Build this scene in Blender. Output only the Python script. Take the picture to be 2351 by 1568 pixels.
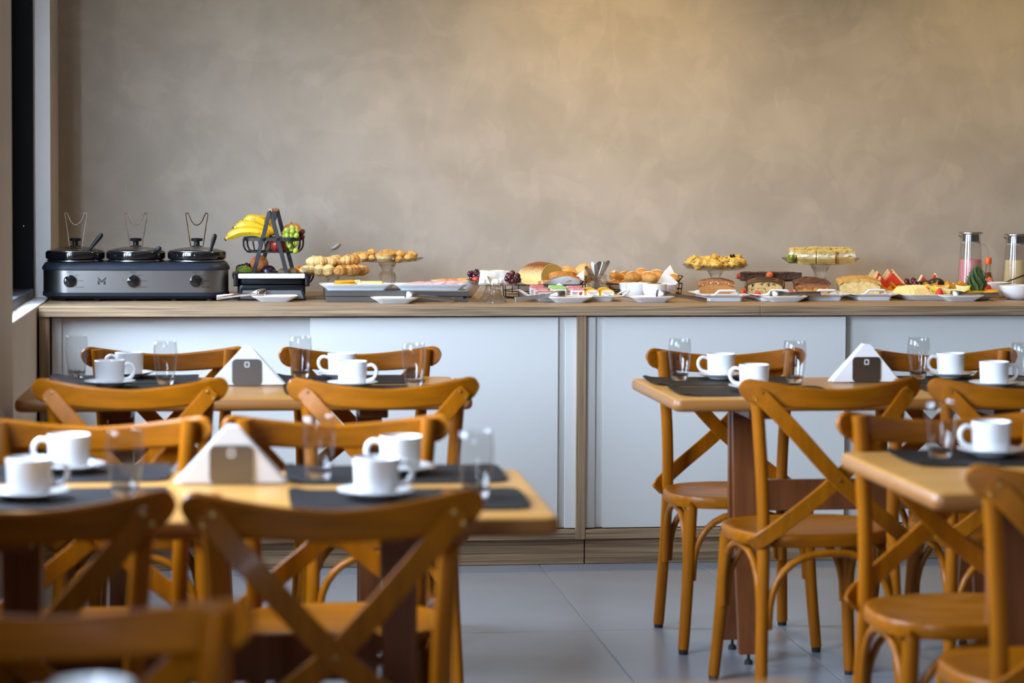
import bpy, bmesh, math, random
from mathutils import Vector, Matrix
from mathutils import noise as mn
random.seed(7)
R = math.radians
sc = bpy.context.scene
for _o in list(bpy.data.objects):
    bpy.data.objects.remove(_o)

# ------------------------------------------------------------------ camera, world, lights, exposure
IW, IH, FPX = 2351, 1568, 5300.0
PPX, PPY = 1175.5, 653.0            # principal point (the frame is cropped from the top)
YAW, PITCH, ROLL = R(7.0), math.atan(238 / 5300), 0.005
EYE = 1.389
_fw = Vector((math.sin(YAW) * math.cos(PITCH), math.cos(YAW) * math.cos(PITCH), -math.sin(PITCH)))
_r0 = Vector((math.cos(YAW), -math.sin(YAW), 0))
_u0 = _r0.cross(_fw)
_rt = _r0 * math.cos(ROLL) + _u0 * math.sin(ROLL)
_up = _u0 * math.cos(ROLL) - _r0 * math.sin(ROLL)

def ray(px, py):
    return _fw + _rt * ((px - PPX) / FPX) + _up * ((PPY - py) / FPX)
_d = ray(1175, 1297)
CAM = Vector((0, 0.02, 0)) - _d * (EYE / -_d.z)

def on(px, py, z):                   # survey: where the sight line through a photo point meets height z
    d = ray(px, py)
    return CAM + d * ((z - CAM.z) / d.z)

def aty(px, py, Y):
    d = ray(px, py)
    return CAM + d * ((Y - CAM.y) / d.y)

def atx(px, py, X):
    d = ray(px, py)
    return CAM + d * ((X - CAM.x) / d.x)

cam = bpy.data.cameras.new('camera')
camo = bpy.data.objects.new('camera', cam)
sc.collection.objects.link(camo)
camo.matrix_world = Matrix(((_rt.x, _up.x, -_fw.x, CAM.x), (_rt.y, _up.y, -_fw.y, CAM.y), (_rt.z, _up.z, -_fw.z, CAM.z), (0, 0, 0, 1)))
cam.sensor_width = 36
cam.sensor_fit = 'HORIZONTAL'
cam.lens = FPX * 36 / IW
cam.shift_y = -(IH / 2 - PPY) / IW
cam.clip_start = 0.05
cam.dof.use_dof = True
cam.dof.focus_distance = 8.62
cam.dof.aperture_fstop = 3.1
sc.camera = camo

sc.view_settings.view_transform = 'Standard'
sc.view_settings.look = 'None'
sc.view_settings.gamma = 1
sc.view_settings.use_curve_mapping = False
sc.view_settings.exposure = 0.0
sc.cycles.use_denoising = True
sc.cycles.max_bounces = 12
sc.cycles.transparent_max_bounces = 16
sc.cycles.sample_clamp_indirect = 4.0
sc.cycles.blur_glossy = 0.5

SKY = 43.0
world = bpy.data.worlds.new('sky')
sc.world = world
world.use_nodes = True
_n, _l = world.node_tree.nodes, world.node_tree.links
_bg = _n['Background']
_tc = _n.new('ShaderNodeTexCoord')
_sx = _n.new('ShaderNodeSeparateXYZ')
_rp = _n.new('ShaderNodeValToRGB')
_l.new(_tc.outputs['Generated'], _sx.inputs[0])
_l.new(_sx.outputs[2], _rp.inputs[0])
_rp.color_ramp.elements[0].position = 0.0
_rp.color_ramp.elements[0].color = (0.22, 0.21, 0.17, 1)      # ground and planting below the horizon
_rp.color_ramp.elements[1].position = 0.06
_rp.color_ramp.elements[1].color = (0.60, 0.76, 1.0, 1)
_l.new(_rp.outputs[0], _bg.inputs[0])
_bg.inputs[1].default_value = SKY

def lamp(name, kind, loc, rot, energy, col, **kw):
    d = bpy.data.lights.new(name, kind)
    d.energy = energy
    d.color = col
    for k, v in kw.items():
        setattr(d, k, v)
    o = bpy.data.objects.new(name, d)
    o.location = loc
    o.rotation_euler = rot
    sc.collection.objects.link(o)
    return o

ROOM_H = 2.85
XL = on(94, 701, 0.94).x - 0.008       # left wall plane
WARM = (1.0, 0.70, 0.28)
DOWNLIGHTS = [(0.50, 0.26, 92), (2.15, 0.26, 56), (1.3, -2.6, 5), (-0.1, -2.6, 5), (2.8, -2.6, 5)]
for _i, (_x, _y, _e) in enumerate(DOWNLIGHTS):
    lamp('downlight_lamp', 'SPOT', (_x, _y, ROOM_H - 0.035), (0, 0, 0), _e, WARM, spot_size=R(140), spot_blend=0.8, shadow_soft_size=0.06)
# window openings: y0, y1, z0, z1 in the left wall; portals guide the sky light through them
OPEN = [(-1.26, atx(116, 600, XL).y, 0.94, 2.45), (-4.25, -2.5, 1.08, 2.45), (-8.4, -6.9, 0.94, 2.45)]
for _y0, _y1, _z0, _z1 in OPEN:
    _p = lamp('window_portal', 'AREA', (XL - 0.16, (_y0 + _y1) / 2, (_z0 + _z1) / 2), (0, R(-90), 0), 1, (1, 1, 1), shape='RECTANGLE', size=_z1 - _z0, size_y=_y1 - _y0)
    _p.data.cycles.is_portal = True

# ------------------------------------------------------------------ mesh helpers
class G:
    def __init__(s):
        s.v, s.f, s.m = [], [], []

    def add(s, vs, fs, m=0):
        b = len(s.v)
        s.v += [tuple(v) for v in vs]
        s.f += [tuple(i + b for i in f) for f in fs]
        s.m += [m] * len(fs)
        return s

    def loft(s, rings, cap0=True, cap1=True, m=0, closed=True):
        n = len(rings[0])
        vs = [p for r in rings for p in r]
        fs = []
        for i in range(len(rings) - 1):
            for j in range(n if closed else n - 1):
                k = (j + 1) % n
                fs.append((i * n + j, i * n + k, (i + 1) * n + k, (i + 1) * n + j))
        if cap0:
            fs.append(tuple(range(n))[::-1])
        if cap1:
            fs.append(tuple((len(rings) - 1) * n + j for j in range(n)))
        return s.add(vs, fs, m)

    def box(s, x0, x1, y0, y1, z0, z1, m=0, bev=0.0):
        if bev <= 0:
            vs = [(x, y, z) for z in (z0, z1) for x, y in ((x0, y0), (x1, y0), (x1, y1), (x0, y1))]
            return s.add(vs, [(0, 3, 2, 1), (4, 5, 6, 7), (0, 1, 5, 4), (1, 2, 6, 5), (2, 3, 7, 6), (3, 0, 4, 7)], m)
        b = bev
        cx, cy = (x0 + x1) / 2, (y0 + y1) / 2
        rr = [(rrect(x1 - x0 - 2 * b, y1 - y0 - 2 * b, b * .6, 1), z0), (rrect(x1 - x0, y1 - y0, b, 1), z0 + b),
              (rrect(x1 - x0, y1 - y0, b, 1), z1 - b), (rrect(x1 - x0 - 2 * b, y1 - y0 - 2 * b, b * .6, 1), z1)]
        return s.loft([[(cx + x, cy + y, z) for x, y in r] for r, z in rr], m=m)

    def lathe(s, prof, n=24, m=0, c=(0, 0, 0), flute=None):
        rings = []
        for i, (r, z) in enumerate(prof):
            ring = []
            for j in range(n):
                a = 2 * math.pi * j / n
                rr = max(r, 1e-5) * (1 + (flute(a, i) if flute else 0))
                ring.append((c[0] + rr * math.cos(a), c[1] + rr * math.sin(a), c[2] + z))
            rings.append(ring)
        return s.loft(rings, m=m)

    def tube(s, pts, rad, n=8, m=0, flat=1.0, up=(0, 0, 1), closed=False):
        pts = [Vector(p) for p in pts]
        N = len(pts)
        if not isinstance(rad, (list, tuple)):
            rad = [rad] * N
        t0 = (pts[1] - pts[0]).normalized()
        u = Vector(up)
        if abs(u.dot(t0)) > .95:
            u = Vector((1, 0, 0))
        u = (u - t0 * u.dot(t0)).normalized()
        rings = []
        for i in range(N):
            if closed:
                t = (pts[(i + 1) % N] - pts[i - 1]).normalized()
            else:
                t = (pts[min(i + 1, N - 1)] - pts[max(i - 1, 0)]).normalized()
            u = (u - t * u.dot(t)).normalized()
            w = t.cross(u)
            rings.append([pts[i] + (u * math.cos(2 * math.pi * j / n) * flat + w * math.sin(2 * math.pi * j / n)) * rad[i] for j in range(n)])
        if closed:
            rings.append(rings[0])
            return s.loft(rings, False, False, m)
        return s.loft(rings, m=m)

    def ribbon(s, pts, wid, thk, normal, m=0):
        """flat strip along pts; normal(i) is the face normal; wid lies across it"""
        pts = [Vector(p) for p in pts]
        N = len(pts)
        rings = []
        for i in range(N):
            t = (pts[min(i + 1, N - 1)] - pts[max(i - 1, 0)]).normalized()
            nn = Vector(normal if not callable(normal) else normal(i))
            nn = (nn - t * nn.dot(t)).normalized()
            w = t.cross(nn)
            a = (wid[i] if isinstance(wid, (list, tuple)) else wid) / 2
            b = thk / 2
            e = min(a, b) * .5
            rings.append([pts[i] + w * x + nn * y for x, y in ((-a + e, -b), (a - e, -b), (a, -b + e), (a, b - e), (a - e, b), (-a + e, b), (-a, b - e), (-a, -b + e))])
        return s.loft(rings, m=m)

    def ball(s, c, r, amp=0.0, freq=1.0, seed=0, sub=2, m=0, rot=None, pw=1.0):
        vs, fs = ico(sub)
        if not isinstance(r, (list, tuple)):
            r = (r, r, r)
        out = []
        for v in vs:
            d = v.copy()
            if pw != 1.0:
                d = Vector([math.copysign(abs(k) ** pw, k) for k in d])
            if amp:
                d = d * (1 + amp * mn.noise(v * freq + Vector((seed * 7.3, seed * 3.1, seed))))
            p = Vector((d.x * r[0], d.y * r[1], d.z * r[2]))
            if rot:
                p.rotate(rot)
            out.append(p + Vector(c))
        return s.add(out, fs, m)

    def xf(s, M):
        s.v = [tuple(M @ Vector(v)) for v in s.v]
        return s

    def rough(s, amp, freq, seed=0):
        o = Vector((seed * 5.7, seed * 2.3, seed * 9.1))
        s.v = [tuple(Vector(v) + mn.noise_vector(Vector(v) * freq + o) * amp) for v in s.v]
        return s

_icos = {}
def ico(sub):
    if sub not in _icos:
        bm = bmesh.new()
        bmesh.ops.create_icosphere(bm, subdivisions=sub, radius=1)
        bm.verts.ensure_lookup_table()
        _icos[sub] = ([v.co.copy() for v in bm.verts], [tuple(v.index for v in f.verts) for f in bm.faces])
        bm.free()
    return _icos[sub]

def rrect(w, d, r, n=4):
    r = min(r, w / 2 - 1e-5, d / 2 - 1e-5)
    out = []
    for cx, cy, a0 in ((w / 2 - r, d / 2 - r, 0), (-w / 2 + r, d / 2 - r, 90), (-w / 2 + r, -d / 2 + r, 180), (w / 2 - r, -d / 2 + r, 270)):
        for k in range(n + 1):
            a = R(a0 + 90 * k / n)
            out.append((cx + r * math.cos(a), cy + r * math.sin(a)))
    return out

def trayrings(levels, n=4, c=(0, 0)):
    """levels: (w, d, radius, z)"""
    return [[(c[0] + x, c[1] + y, z) for x, y in rrect(w, d, r, n)] for w, d, r, z in levels]

def subdiv_box(x0, x1, y0, y1, z0, z1, n=6, rnd=.15):
    """rounded lump from a box: ball with power"""
    g = G()
    g.ball(((x0 + x1) / 2, (y0 + y1) / 2, (z0 + z1) / 2), ((x1 - x0) / 2 * 1.08, (y1 - y0) / 2 * 1.08, (z1 - z0) / 2 * 1.08), sub=3, pw=.5)
    return g

def grid_block(w, d, h, n=(10, 6, 4)):
    """box with a dense, even grid so that it can be roughened; origin at base centre"""
    g = G()
    bm = bmesh.new()
    idx = {}
    def V(i, j, k):
        if (i, j, k) not in idx:
            idx[i, j, k] = bm.verts.new((-w / 2 + w * i / n[0], -d / 2 + d * j / n[1], h * k / n[2]))
        return idx[i, j, k]
    for i in range(n[0]):
        for j in range(n[1]):
            for k, fl in ((0, 1), (n[2], 0)):
                q = [V(i, j, k), V(i + 1, j, k), V(i + 1, j + 1, k), V(i, j + 1, k)]
                bm.faces.new(q[::-1] if fl else q)
    for i in range(n[0]):
        for k in range(n[2]):
            for j, fl in ((0, 0), (n[1], 1)):
                q = [V(i, j, k), V(i + 1, j, k), V(i + 1, j, k + 1), V(i, j, k + 1)]
                bm.faces.new(q[::-1] if fl else q)
    for j in range(n[1]):
        for k in range(n[2]):
            for i, fl in ((0, 1), (n[0], 0)):
                q = [V(i, j, k), V(i, j + 1, k), V(i, j + 1, k + 1), V(i, j, k + 1)]
                bm.faces.new(q[::-1] if fl else q)
    bm.verts.index_update()
    g.add([v.co.copy() for v in bm.verts], [tuple(v.index for v in f.verts) for f in bm.faces])
    bm.free()
    return g

def mesh(name, g, mats, smooth=40):
    me = bpy.data.meshes.new(name)
    me.from_pydata(g.v, [], g.f)
    bm = bmesh.new()
    bm.from_mesh(me)
    bmesh.ops.recalc_face_normals(bm, faces=bm.faces)
    bm.to_mesh(me)
    bm.free()
    for m in (mats if isinstance(mats, (list, tuple)) else [mats]):
        me.materials.append(m)
    if any(g.m):
        me.polygons.foreach_set('material_index', g.m)
    if smooth:
        me.polygons.foreach_set('use_smooth', [True] * len(g.f))
        me.set_sharp_from_angle(angle=R(smooth))
    me.update()
    return me

def put(name, data, parent=None, loc=(0, 0, 0), rz=0, **pr):
    o = bpy.data.objects.new(name, data)
    sc.collection.objects.link(o)
    o.location = loc
    o.rotation_euler = (0, 0, rz) if not isinstance(rz, (tuple, list)) else rz
    if parent:
        o.parent = parent
    for k, v in pr.items():
        o[k] = v
    return o

def obj(name, g, mats, parent=None, loc=(0, 0, 0), rz=0, smooth=40, **pr):
    return put(name, mesh(name, g, mats, smooth), parent, loc, rz, **pr)

def thing(name, label, category, loc=(0, 0, 0), rz=0, group=None):
    o = put(name, None, None, loc, rz, label=label, category=category)
    o.empty_display_size = .05
    if group:
        o['group'] = group
    return o

def solo(name, g, mats, label, category, loc=(0, 0, 0), rz=0, group=None, smooth=40):
    o = obj(name, g, mats, None, loc, rz, smooth, label=label, category=category)
    if group:
        o['group'] = group
    return o

def struct(name, g, mats, parent=None, smooth=40, loc=(0, 0, 0)):
    o = obj(name, g, mats, parent, loc, 0, smooth)
    if not parent:
        o['kind'] = 'structure'
    return o

def dup(root, loc, rz, label=None, group=None):
    def cp(o, par):
        c = o.copy()
        sc.collection.objects.link(c)
        if par:
            c.parent = par
        for ch in kids.get(o.name, []):
            cp(ch, c)
        return c
    kids = {}
    def walk(o):
        kids[o.name] = list(o.children)
        for ch in o.children:
            walk(ch)
    walk(root)
    c = cp(root, None)
    c.location = loc
    c.rotation_euler = (0, 0, rz) if not isinstance(rz, (tuple, list)) else rz
    if label:
        c['label'] = label
    if group:
        c['group'] = group
    return c

def text(name, s, size, loc, mat_, parent, rot=(R(90), 0, 0), align='CENTER', extrude=.0002):
    cu = bpy.data.curves.new(name, 'FONT')
    cu.body = s
    cu.size = size
    cu.align_x = align
    cu.align_y = 'CENTER'
    cu.extrude = extrude
    o = bpy.data.objects.new('t', cu)
    me = bpy.data.meshes.new_from_object(o)
    bpy.data.objects.remove(o)
    bpy.data.curves.remove(cu)
    me.name = name
    me.materials.clear()
    me.materials.append(mat_)
    return put(name, me, parent, loc, rot)

def arc(n, f):
    return [f(i / (n - 1)) for i in range(n)]

# ------------------------------------------------------------------ materials
MATS = {}
FS = 1.0            # texture frequency factor (food has finer grain)
def mat(name, col, rough=.5, metal=0, trans=0, ior=1.45, coat=0, var=None, bump=None, spec=.5, sss=0, zgrad=None, tint=None, spots=None):
    """var: (scale, amount, (sx,sy,sz)); bump: (scale, strength, (sx,sy,sz)); zgrad: (colour, z0, z1) upper colour by object height;
    spots: (colour, scale, lo, hi)"""
    if name in MATS:
        return MATS[name]
    m = bpy.data.materials.new(name)
    m.use_nodes = True
    nt = m.node_tree
    N, L = nt.nodes, nt.links
    b = N['Principled BSDF']
    b.inputs['Roughness'].default_value = rough
    b.inputs['Metallic'].default_value = metal
    b.inputs['Transmission Weight'].default_value = trans
    b.inputs['IOR'].default_value = ior
    b.inputs['Coat Weight'].default_value = coat
    b.inputs['Coat Roughness'].default_value = .12
    b.inputs['Specular IOR Level'].default_value = spec
    if sss:
        b.inputs['Subsurface Weight'].default_value = sss
        b.inputs['Subsurface Radius'].default_value = (.02, .01, .005)
        b.inputs['Subsurface Scale'].default_value = .5
    c4 = lambda c: (c[0], c[1], c[2], 1)
    out = None
    tc = N.new('ShaderNodeTexCoord')
    def noise(scale, st=(1, 1, 1), detail=4, dist=0):
        mp = N.new('ShaderNodeMapping')
        mp.inputs['Scale'].default_value = st
        L.new(tc.outputs['Object'], mp.inputs[0])
        t = N.new('ShaderNodeTexNoise')
        t.inputs['Scale'].default_value = scale
        t.inputs['Detail'].default_value = detail
        t.inputs['Distortion'].default_value = dist
        L.new(mp.outputs[0], t.inputs['Vector'])
        return t
    def mix(fac, a, bb):
        x = N.new('ShaderNodeMix')
        x.data_type = 'RGBA'
        for sock, v in ((x.inputs['Factor'], fac), (x.inputs[6], a), (x.inputs[7], bb)):
            if hasattr(v, 'links') or isinstance(v, bpy.types.NodeSocket):
                L.new(v, sock)
            else:
                sock.default_value = v
        return x.outputs[2]
    def mapr(sock, a, bb):
        r = N.new('ShaderNodeMapRange')
        r.inputs[1].default_value = a
        r.inputs[2].default_value = bb
        L.new(sock, r.inputs[0])
        return r.outputs[0]
    base = c4(col)
    if zgrad:
        zc, z0, z1 = zgrad
        sx = N.new('ShaderNodeSeparateXYZ')
        L.new(tc.outputs['Object'], sx.inputs[0])
        t = noise(60 * FS)
        ad = N.new('ShaderNodeMath')
        ad.operation = 'MULTIPLY_ADD'
        L.new(t.outputs[0], ad.inputs[0])
        ad.inputs[1].default_value = (z1 - z0) * 1.2
        L.new(sx.outputs[2], ad.inputs[2])
        base = mix(mapr(ad.outputs[0], z0 + (z1 - z0) * .6, z1 + (z1 - z0) * .6), base, c4(zc))
    if spots:
        c, s_, lo, hi = spots
        base = mix(mapr(noise(s_ * FS, detail=3).outputs[0], lo, hi), base, c4(c))
    if var:
        sc_, am, st = var if len(var) == 3 else (*var, (1, 1, 1))
        t = noise(sc_ * FS, st, 6, .4)
        f = mapr(t.outputs[0], .3, .7)
        hs = N.new('ShaderNodeHueSaturation')
        vv = N.new('ShaderNodeMapRange')
        vv.inputs[3].default_value = 1 - am
        vv.inputs[4].default_value = 1 + am
        L.new(f, vv.inputs[0])
        L.new(vv.outputs[0], hs.inputs['Value'])
        if isinstance(base, tuple):
            hs.inputs['Color'].default_value = base
        else:
            L.new(base, hs.inputs['Color'])
        base = hs.outputs[0]
    if isinstance(base, tuple):
        b.inputs['Base Color'].default_value = base
    else:
        L.new(base, b.inputs['Base Color'])
    if bump:
        bs, bst, st = bump if len(bump) == 3 else (*bump, (1, 1, 1))
        t = noise(bs * FS, st, 5)
        bn = N.new('ShaderNodeBump')
        bn.inputs['Strength'].default_value = bst
        bn.inputs['Distance'].default_value = .004
        L.new(t.outputs[0], bn.inputs['Height'])
        L.new(bn.outputs[0], b.inputs['Normal'])
    MATS[name] = m
    return m

def clear_mix(name, col, ior, clear, rough=.02):
    """thin clear glass: refracting body, with a share of light going straight through the thin wall"""
    m = mat(name, col, rough, trans=1, ior=ior)
    N, L = m.node_tree.nodes, m.node_tree.links
    t = N.new('ShaderNodeBsdfTransparent')
    x = N.new('ShaderNodeMixShader')
    x.inputs[0].default_value = clear
    L.new(N['Principled BSDF'].outputs[0], x.inputs[1])
    L.new(t.outputs[0], x.inputs[2])
    L.new(x.outputs[0], N['Material Output'].inputs[0])
    return m

def thin_glass(name, tint, gain=1.4, rough=.02):
    """thin clear wall: light passes straight, the surface mirrors by Fresnel"""
    m = mat(name, tint, rough)
    N, L = m.node_tree.nodes, m.node_tree.links
    t = N.new('ShaderNodeBsdfTransparent')
    t.inputs[0].default_value = (*tint, 1)
    gl = N.new('ShaderNodeBsdfGlossy')
    gl.inputs['Roughness'].default_value = rough
    fr = N.new('ShaderNodeLayerWeight')
    fr.inputs[0].default_value = .5
    pw = N.new('ShaderNodeMath')
    pw.operation = 'POWER'
    pw.inputs[1].default_value = 4.5
    L.new(fr.outputs['Facing'], pw.inputs[0])
    mu = N.new('ShaderNodeMath')
    mu.operation = 'MULTIPLY_ADD'
    mu.inputs[1].default_value = .34 * gain
    mu.inputs[2].default_value = .035
    L.new(pw.outputs[0], mu.inputs[0])
    x = N.new('ShaderNodeMixShader')
    L.new(mu.outputs[0], x.inputs[0])
    L.new(t.outputs[0], x.inputs[1])
    L.new(gl.outputs[0], x.inputs[2])
    L.new(x.outputs[0], N['Material Output'].inputs[0])
    return m

def emat(name, col, strength):
    m = bpy.data.materials.new(name)
    m.use_nodes = True
    b = m.node_tree.nodes['Principled BSDF']
    b.inputs['Base Color'].default_value = (*col, 1)
    b.inputs['Emission Color'].default_value = (*col, 1)
    b.inputs['Emission Strength'].default_value = strength
    return m

chair_wood = mat('honey_varnished_wood', (.27, .080, .0011), .36, coat=.06, spec=.2, var=(55, .20, (1, 1, .06)), bump=(220, .05, (1, 1, .08)))
chair_wood_x = mat('honey_varnished_wood_across', (.27, .080, .0011), .36, coat=.06, spec=.2, var=(55, .20, (.06, 1, 1)), bump=(220, .05, (.08, 1, 1)))
leg_red = mat('red_brown_stained_wood', (.15, .045, .012), .35, coat=.2, var=(50, .25, (1, 1, .06)))
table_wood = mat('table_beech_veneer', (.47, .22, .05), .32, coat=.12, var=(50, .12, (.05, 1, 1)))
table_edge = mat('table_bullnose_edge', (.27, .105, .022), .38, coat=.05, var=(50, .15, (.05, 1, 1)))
oak_h = mat('taupe_oak_laminate_horizontal', (.31, .205, .118), .45, var=(90, .5, (.03, 1, 1.6)), bump=(160, .08, (.05, 1, 1)))
oak_v = mat('taupe_oak_laminate_vertical', (.28, .184, .105), .45, var=(90, .5, (1.6, 1, .03)), bump=(160, .08, (1, 1, .05)))
door_white = mat('white_laminate_door', (.715, .70, .665), .42)
plaster_left = mat('painted_plaster', (.56, .50, .45), .85, var=(4, .05))
reveal_white = mat('white_reveal_paint', (.86, .85, .84), .7, bump=(20, .1))
ceil_mat = mat('white_ceiling_paint', (.42, .41, .40), .9)
black_alu = mat('black_aluminium', (.004, .004, .005), .55, spec=.15)
dark_plaster = mat('taupe_painted_plaster', (.30, .26, .22), .85)
grey_alu = mat('dark_grey_aluminium_track', (.10, .10, .12), .4, metal=.3)
glass = clear_mix('clear_glass', (1, 1, 1), 1.46, .25)
pressed_glass = clear_mix('pressed_glass', (.97, .96, .94), 1.48, .40, .04)
smoke_glass = mat('smoked_glass', (.20, .26, .25), 0.03, trans=.85, ior=1.5)
facet_glass = clear_mix('faceted_tumbler_glass', (1, 1, 1), 1.46, .68)
thin = thin_glass('thin_clear_glass', (.95, .95, .945), 1.9)
thin_plate = thin_glass('thin_pressed_glass_plate', (.86, .85, .83), 1.7, .10)
china = mat('white_china', (.88, .87, .87), .12, coat=.4)
melamine = mat('white_melamine', (.80, .80, .81), .25, coat=.2)
steel = mat('stainless_steel', (.50, .49, .47), .26, metal=1)
brushed = mat('brushed_steel', (.27, .255, .245), .34, metal=1, bump=(80, .04, (.02, 1, 1)))
dull_steel = mat('dull_steel', (.24, .235, .23), .34, metal=1)
chrome = mat('chrome', (.85, .85, .85), .06, metal=1)
black_plastic = mat('black_plastic', (.006, .006, .007), .35, spec=.3)
navy_plastic = mat('blue_black_plastic', (.010, .0145, .025), .45, spec=.35)
gloss_black = mat('glossy_black_ceramic', (.006, .006, .007), .06, coat=.5)
black_wire = mat('black_painted_wire', (.010, .010, .012), .4)
mat_leather = mat('black_leatherette', (.013, .012, .0125), .6, bump=(200, .1), spec=.12)
paper = mat('white_paper_napkin', (.82, .81, .80), .85)
paper_grey = mat("greaseproof_paper", (.82, .80, .78), .8)
rubber = mat('black_rubber', (.012, .012, .012), .6)
brass = mat('brass_bolt', (.45, .30, .10), .35, metal=1)
print_black = mat('printed_black', (.01, .01, .01), .6)

def plaster_wall():
    m = bpy.data.materials.new('burnished_cement_plaster')
    m.use_nodes = True
    N, L = m.node_tree.nodes, m.node_tree.links
    b = N['Principled BSDF']
    b.inputs['Roughness'].default_value = .62
    b.inputs['Specular IOR Level'].default_value = .35
    tc = N.new('ShaderNodeTexCoord')
    def nz(scale, det, dist, st=(1, 1, 1)):
        mp = N.new('ShaderNodeMapping')
        mp.inputs['Scale'].default_value = st
        L.new(tc.outputs['Object'], mp.inputs[0])
        t = N.new('ShaderNodeTexNoise')
        t.inputs['Scale'].default_value = scale
        t.inputs['Detail'].default_value = det
        t.inputs['Distortion'].default_value = dist
        L.new(mp.outputs[0], t.inputs[0])
        return t
    def ramp(s, p0, c0, p1, c1):
        r = N.new('ShaderNodeValToRGB')
        r.color_ramp.elements[0].position, r.color_ramp.elements[0].color = p0, (*c0, 1)
        r.color_ramp.elements[1].position, r.color_ramp.elements[1].color = p1, (*c1, 1)
        L.new(s, r.inputs[0])
        return r.outputs[0]
    def mult(a, c, f, mode='MULTIPLY'):
        x = N.new('ShaderNodeMix')
        x.data_type, x.blend_type = 'RGBA', mode
        x.inputs['Factor'].default_value = f
        L.new(a, x.inputs[6])
        L.new(c, x.inputs[7])
        return x.outputs[2]
    base = ramp(nz(1.1, 6, .3).outputs[0], .30, (.395, .342, .282), .70, (.445, .387, .320))
    mid = ramp(nz(5.0, 12, .6).outputs[0], .36, (.90, .895, .89), .64, (1.07, 1.07, 1.07))
    c = mult(base, mid, .8)
    c = mult(c, ramp(nz(1.9, 7, .9, (1, 1, 1.5)).outputs[0], .555, (1, 1, 1), .585, (1.055, 1.055, 1.05)), 1.0)
    c = mult(c, ramp(nz(4.4, 6, .7, (1.5, 1, 1)).outputs[0], .575, (1, 1, 1), .600, (1.05, 1.05, 1.045)), 1.0)
    # pale trowel sweeps: distorted cells, only their thin crests
    vo = N.new('ShaderNodeTexVoronoi')
    vo.feature = 'DISTANCE_TO_EDGE'
    vo.inputs['Scale'].default_value = 2.6
    ds = N.new('ShaderNodeMix')
    ds.data_type = 'RGBA'
    ds.inputs['Factor'].default_value = .18
    L.new(tc.outputs['Object'], ds.inputs[6])
    L.new(nz(3.0, 4, .8).outputs[1], ds.inputs[7])
    L.new(ds.outputs[2], vo.inputs['Vector'])
    tr = ramp(vo.outputs['Distance'], 0.0, (1.06, 1.06, 1.06), .02, (1, 1, 1))
    fade = ramp(nz(1.9, 3, .5).outputs[0], .50, (0, 0, 0), .66, (1, 1, 1))
    x = N.new('ShaderNodeMix')
    x.data_type, x.blend_type = 'RGBA', 'MULTIPLY'
    L.new(fade, x.inputs['Factor'])
    L.new(c, x.inputs[6])
    L.new(tr, x.inputs[7])
    L.new(x.outputs[2], b.inputs['Base Color'])
    bn = N.new('ShaderNodeBump')
    bn.inputs['Strength'].default_value = .08
    bn.inputs['Distance'].default_value = .01
    L.new(nz(7, 8, .5).outputs[0], bn.inputs['Height'])
    L.new(bn.outputs[0], b.inputs['Normal'])
    return m
wall_plaster = plaster_wall()
tile_mat = mat('grey_porcelain_tile', (.205, .207, .222), .30, var=(2.2, .10, (.7, 1.6, 1)), bump=(30, .02))
grout = mat('pale_grout', (.30, .30, .30), .8)

# ------------------------------------------------------------------ room shell
XR, YB = 5.6, -11.2
DEPTH = on(1000, 669, .94).y            # counter depth = wall plane
g = G(); g.box(XL - .3, XR + .2, YB - .2, DEPTH + .2, -.12, -.004)
floor = struct('floor', g, grout)
TW, TD = .581, 1.094                    # tiles, laid with the long side away from the camera
tx0 = on(1331, 1411.6, 0).x
ty0 = on(1331, 1448.6, 0).y
g = G()
b_ = .002
g.loft([[(x, y, z) for x, y in ((b_, b_), (TW - b_, b_), (TW - b_, TD - b_), (b_, TD - b_))] for z in (-.004,)] +
       [[(x, y, -.0006) for x, y in ((b_, b_), (TW - b_, b_), (TW - b_, TD - b_), (b_, TD - b_))],
        [(x, y, 0) for x, y in ((b_ + .001, b_ + .001), (TW - b_ - .001, b_ + .001), (TW - b_ - .001, TD - b_ - .001), (b_ + .001, TD - b_ - .001))]])
tile_me = mesh('tile', g, tile_mat, 20)
i0 = math.floor((XL - tx0) / TW)
i1 = math.ceil((XR - tx0) / TW)
for i in range(i0, i1):
    for j in range(-7, 4):
        x, y = tx0 + i * TW, ty0 + j * TD
        if x > XR or y > DEPTH:
            continue
        put('tile', tile_me, floor, (x, y, 0))
g = G(); g.box(XL - .5, XR + .3, DEPTH, DEPTH + .15, -.1, ROOM_H + .1)
wall_back = struct('wall_back', g, wall_plaster)
# a chip of loose plaster on the back wall
p = aty(770, 566, DEPTH)
g = G()
for k, (dx, dz, s_) in enumerate(((0, 0, 1), (.008, .006, .7))):
    g.ball((dx, -.004, dz), (.020 * s_, .007, .006 * s_), .5, 2, k, 2, rot=Matrix.Rotation(R(-28), 3, 'Y').to_euler())
obj('plaster_chip', g, plaster_left, wall_back, p)
g = G(); g.box(XL - .2, XR + .2, YB - .2, DEPTH + .2, ROOM_H, ROOM_H + .1)
ceiling = struct('ceiling', g, ceil_mat)
g = G(); g.box(XR, XR + .15, YB - .1, DEPTH + .1, -.1, ROOM_H + .1)
struct('wall_right', g, dark_plaster)
g = G(); g.box(XL - .2, XR + .2, YB - .15, YB, -.1, ROOM_H + .1)
struct('wall_front', g, dark_plaster)
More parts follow.
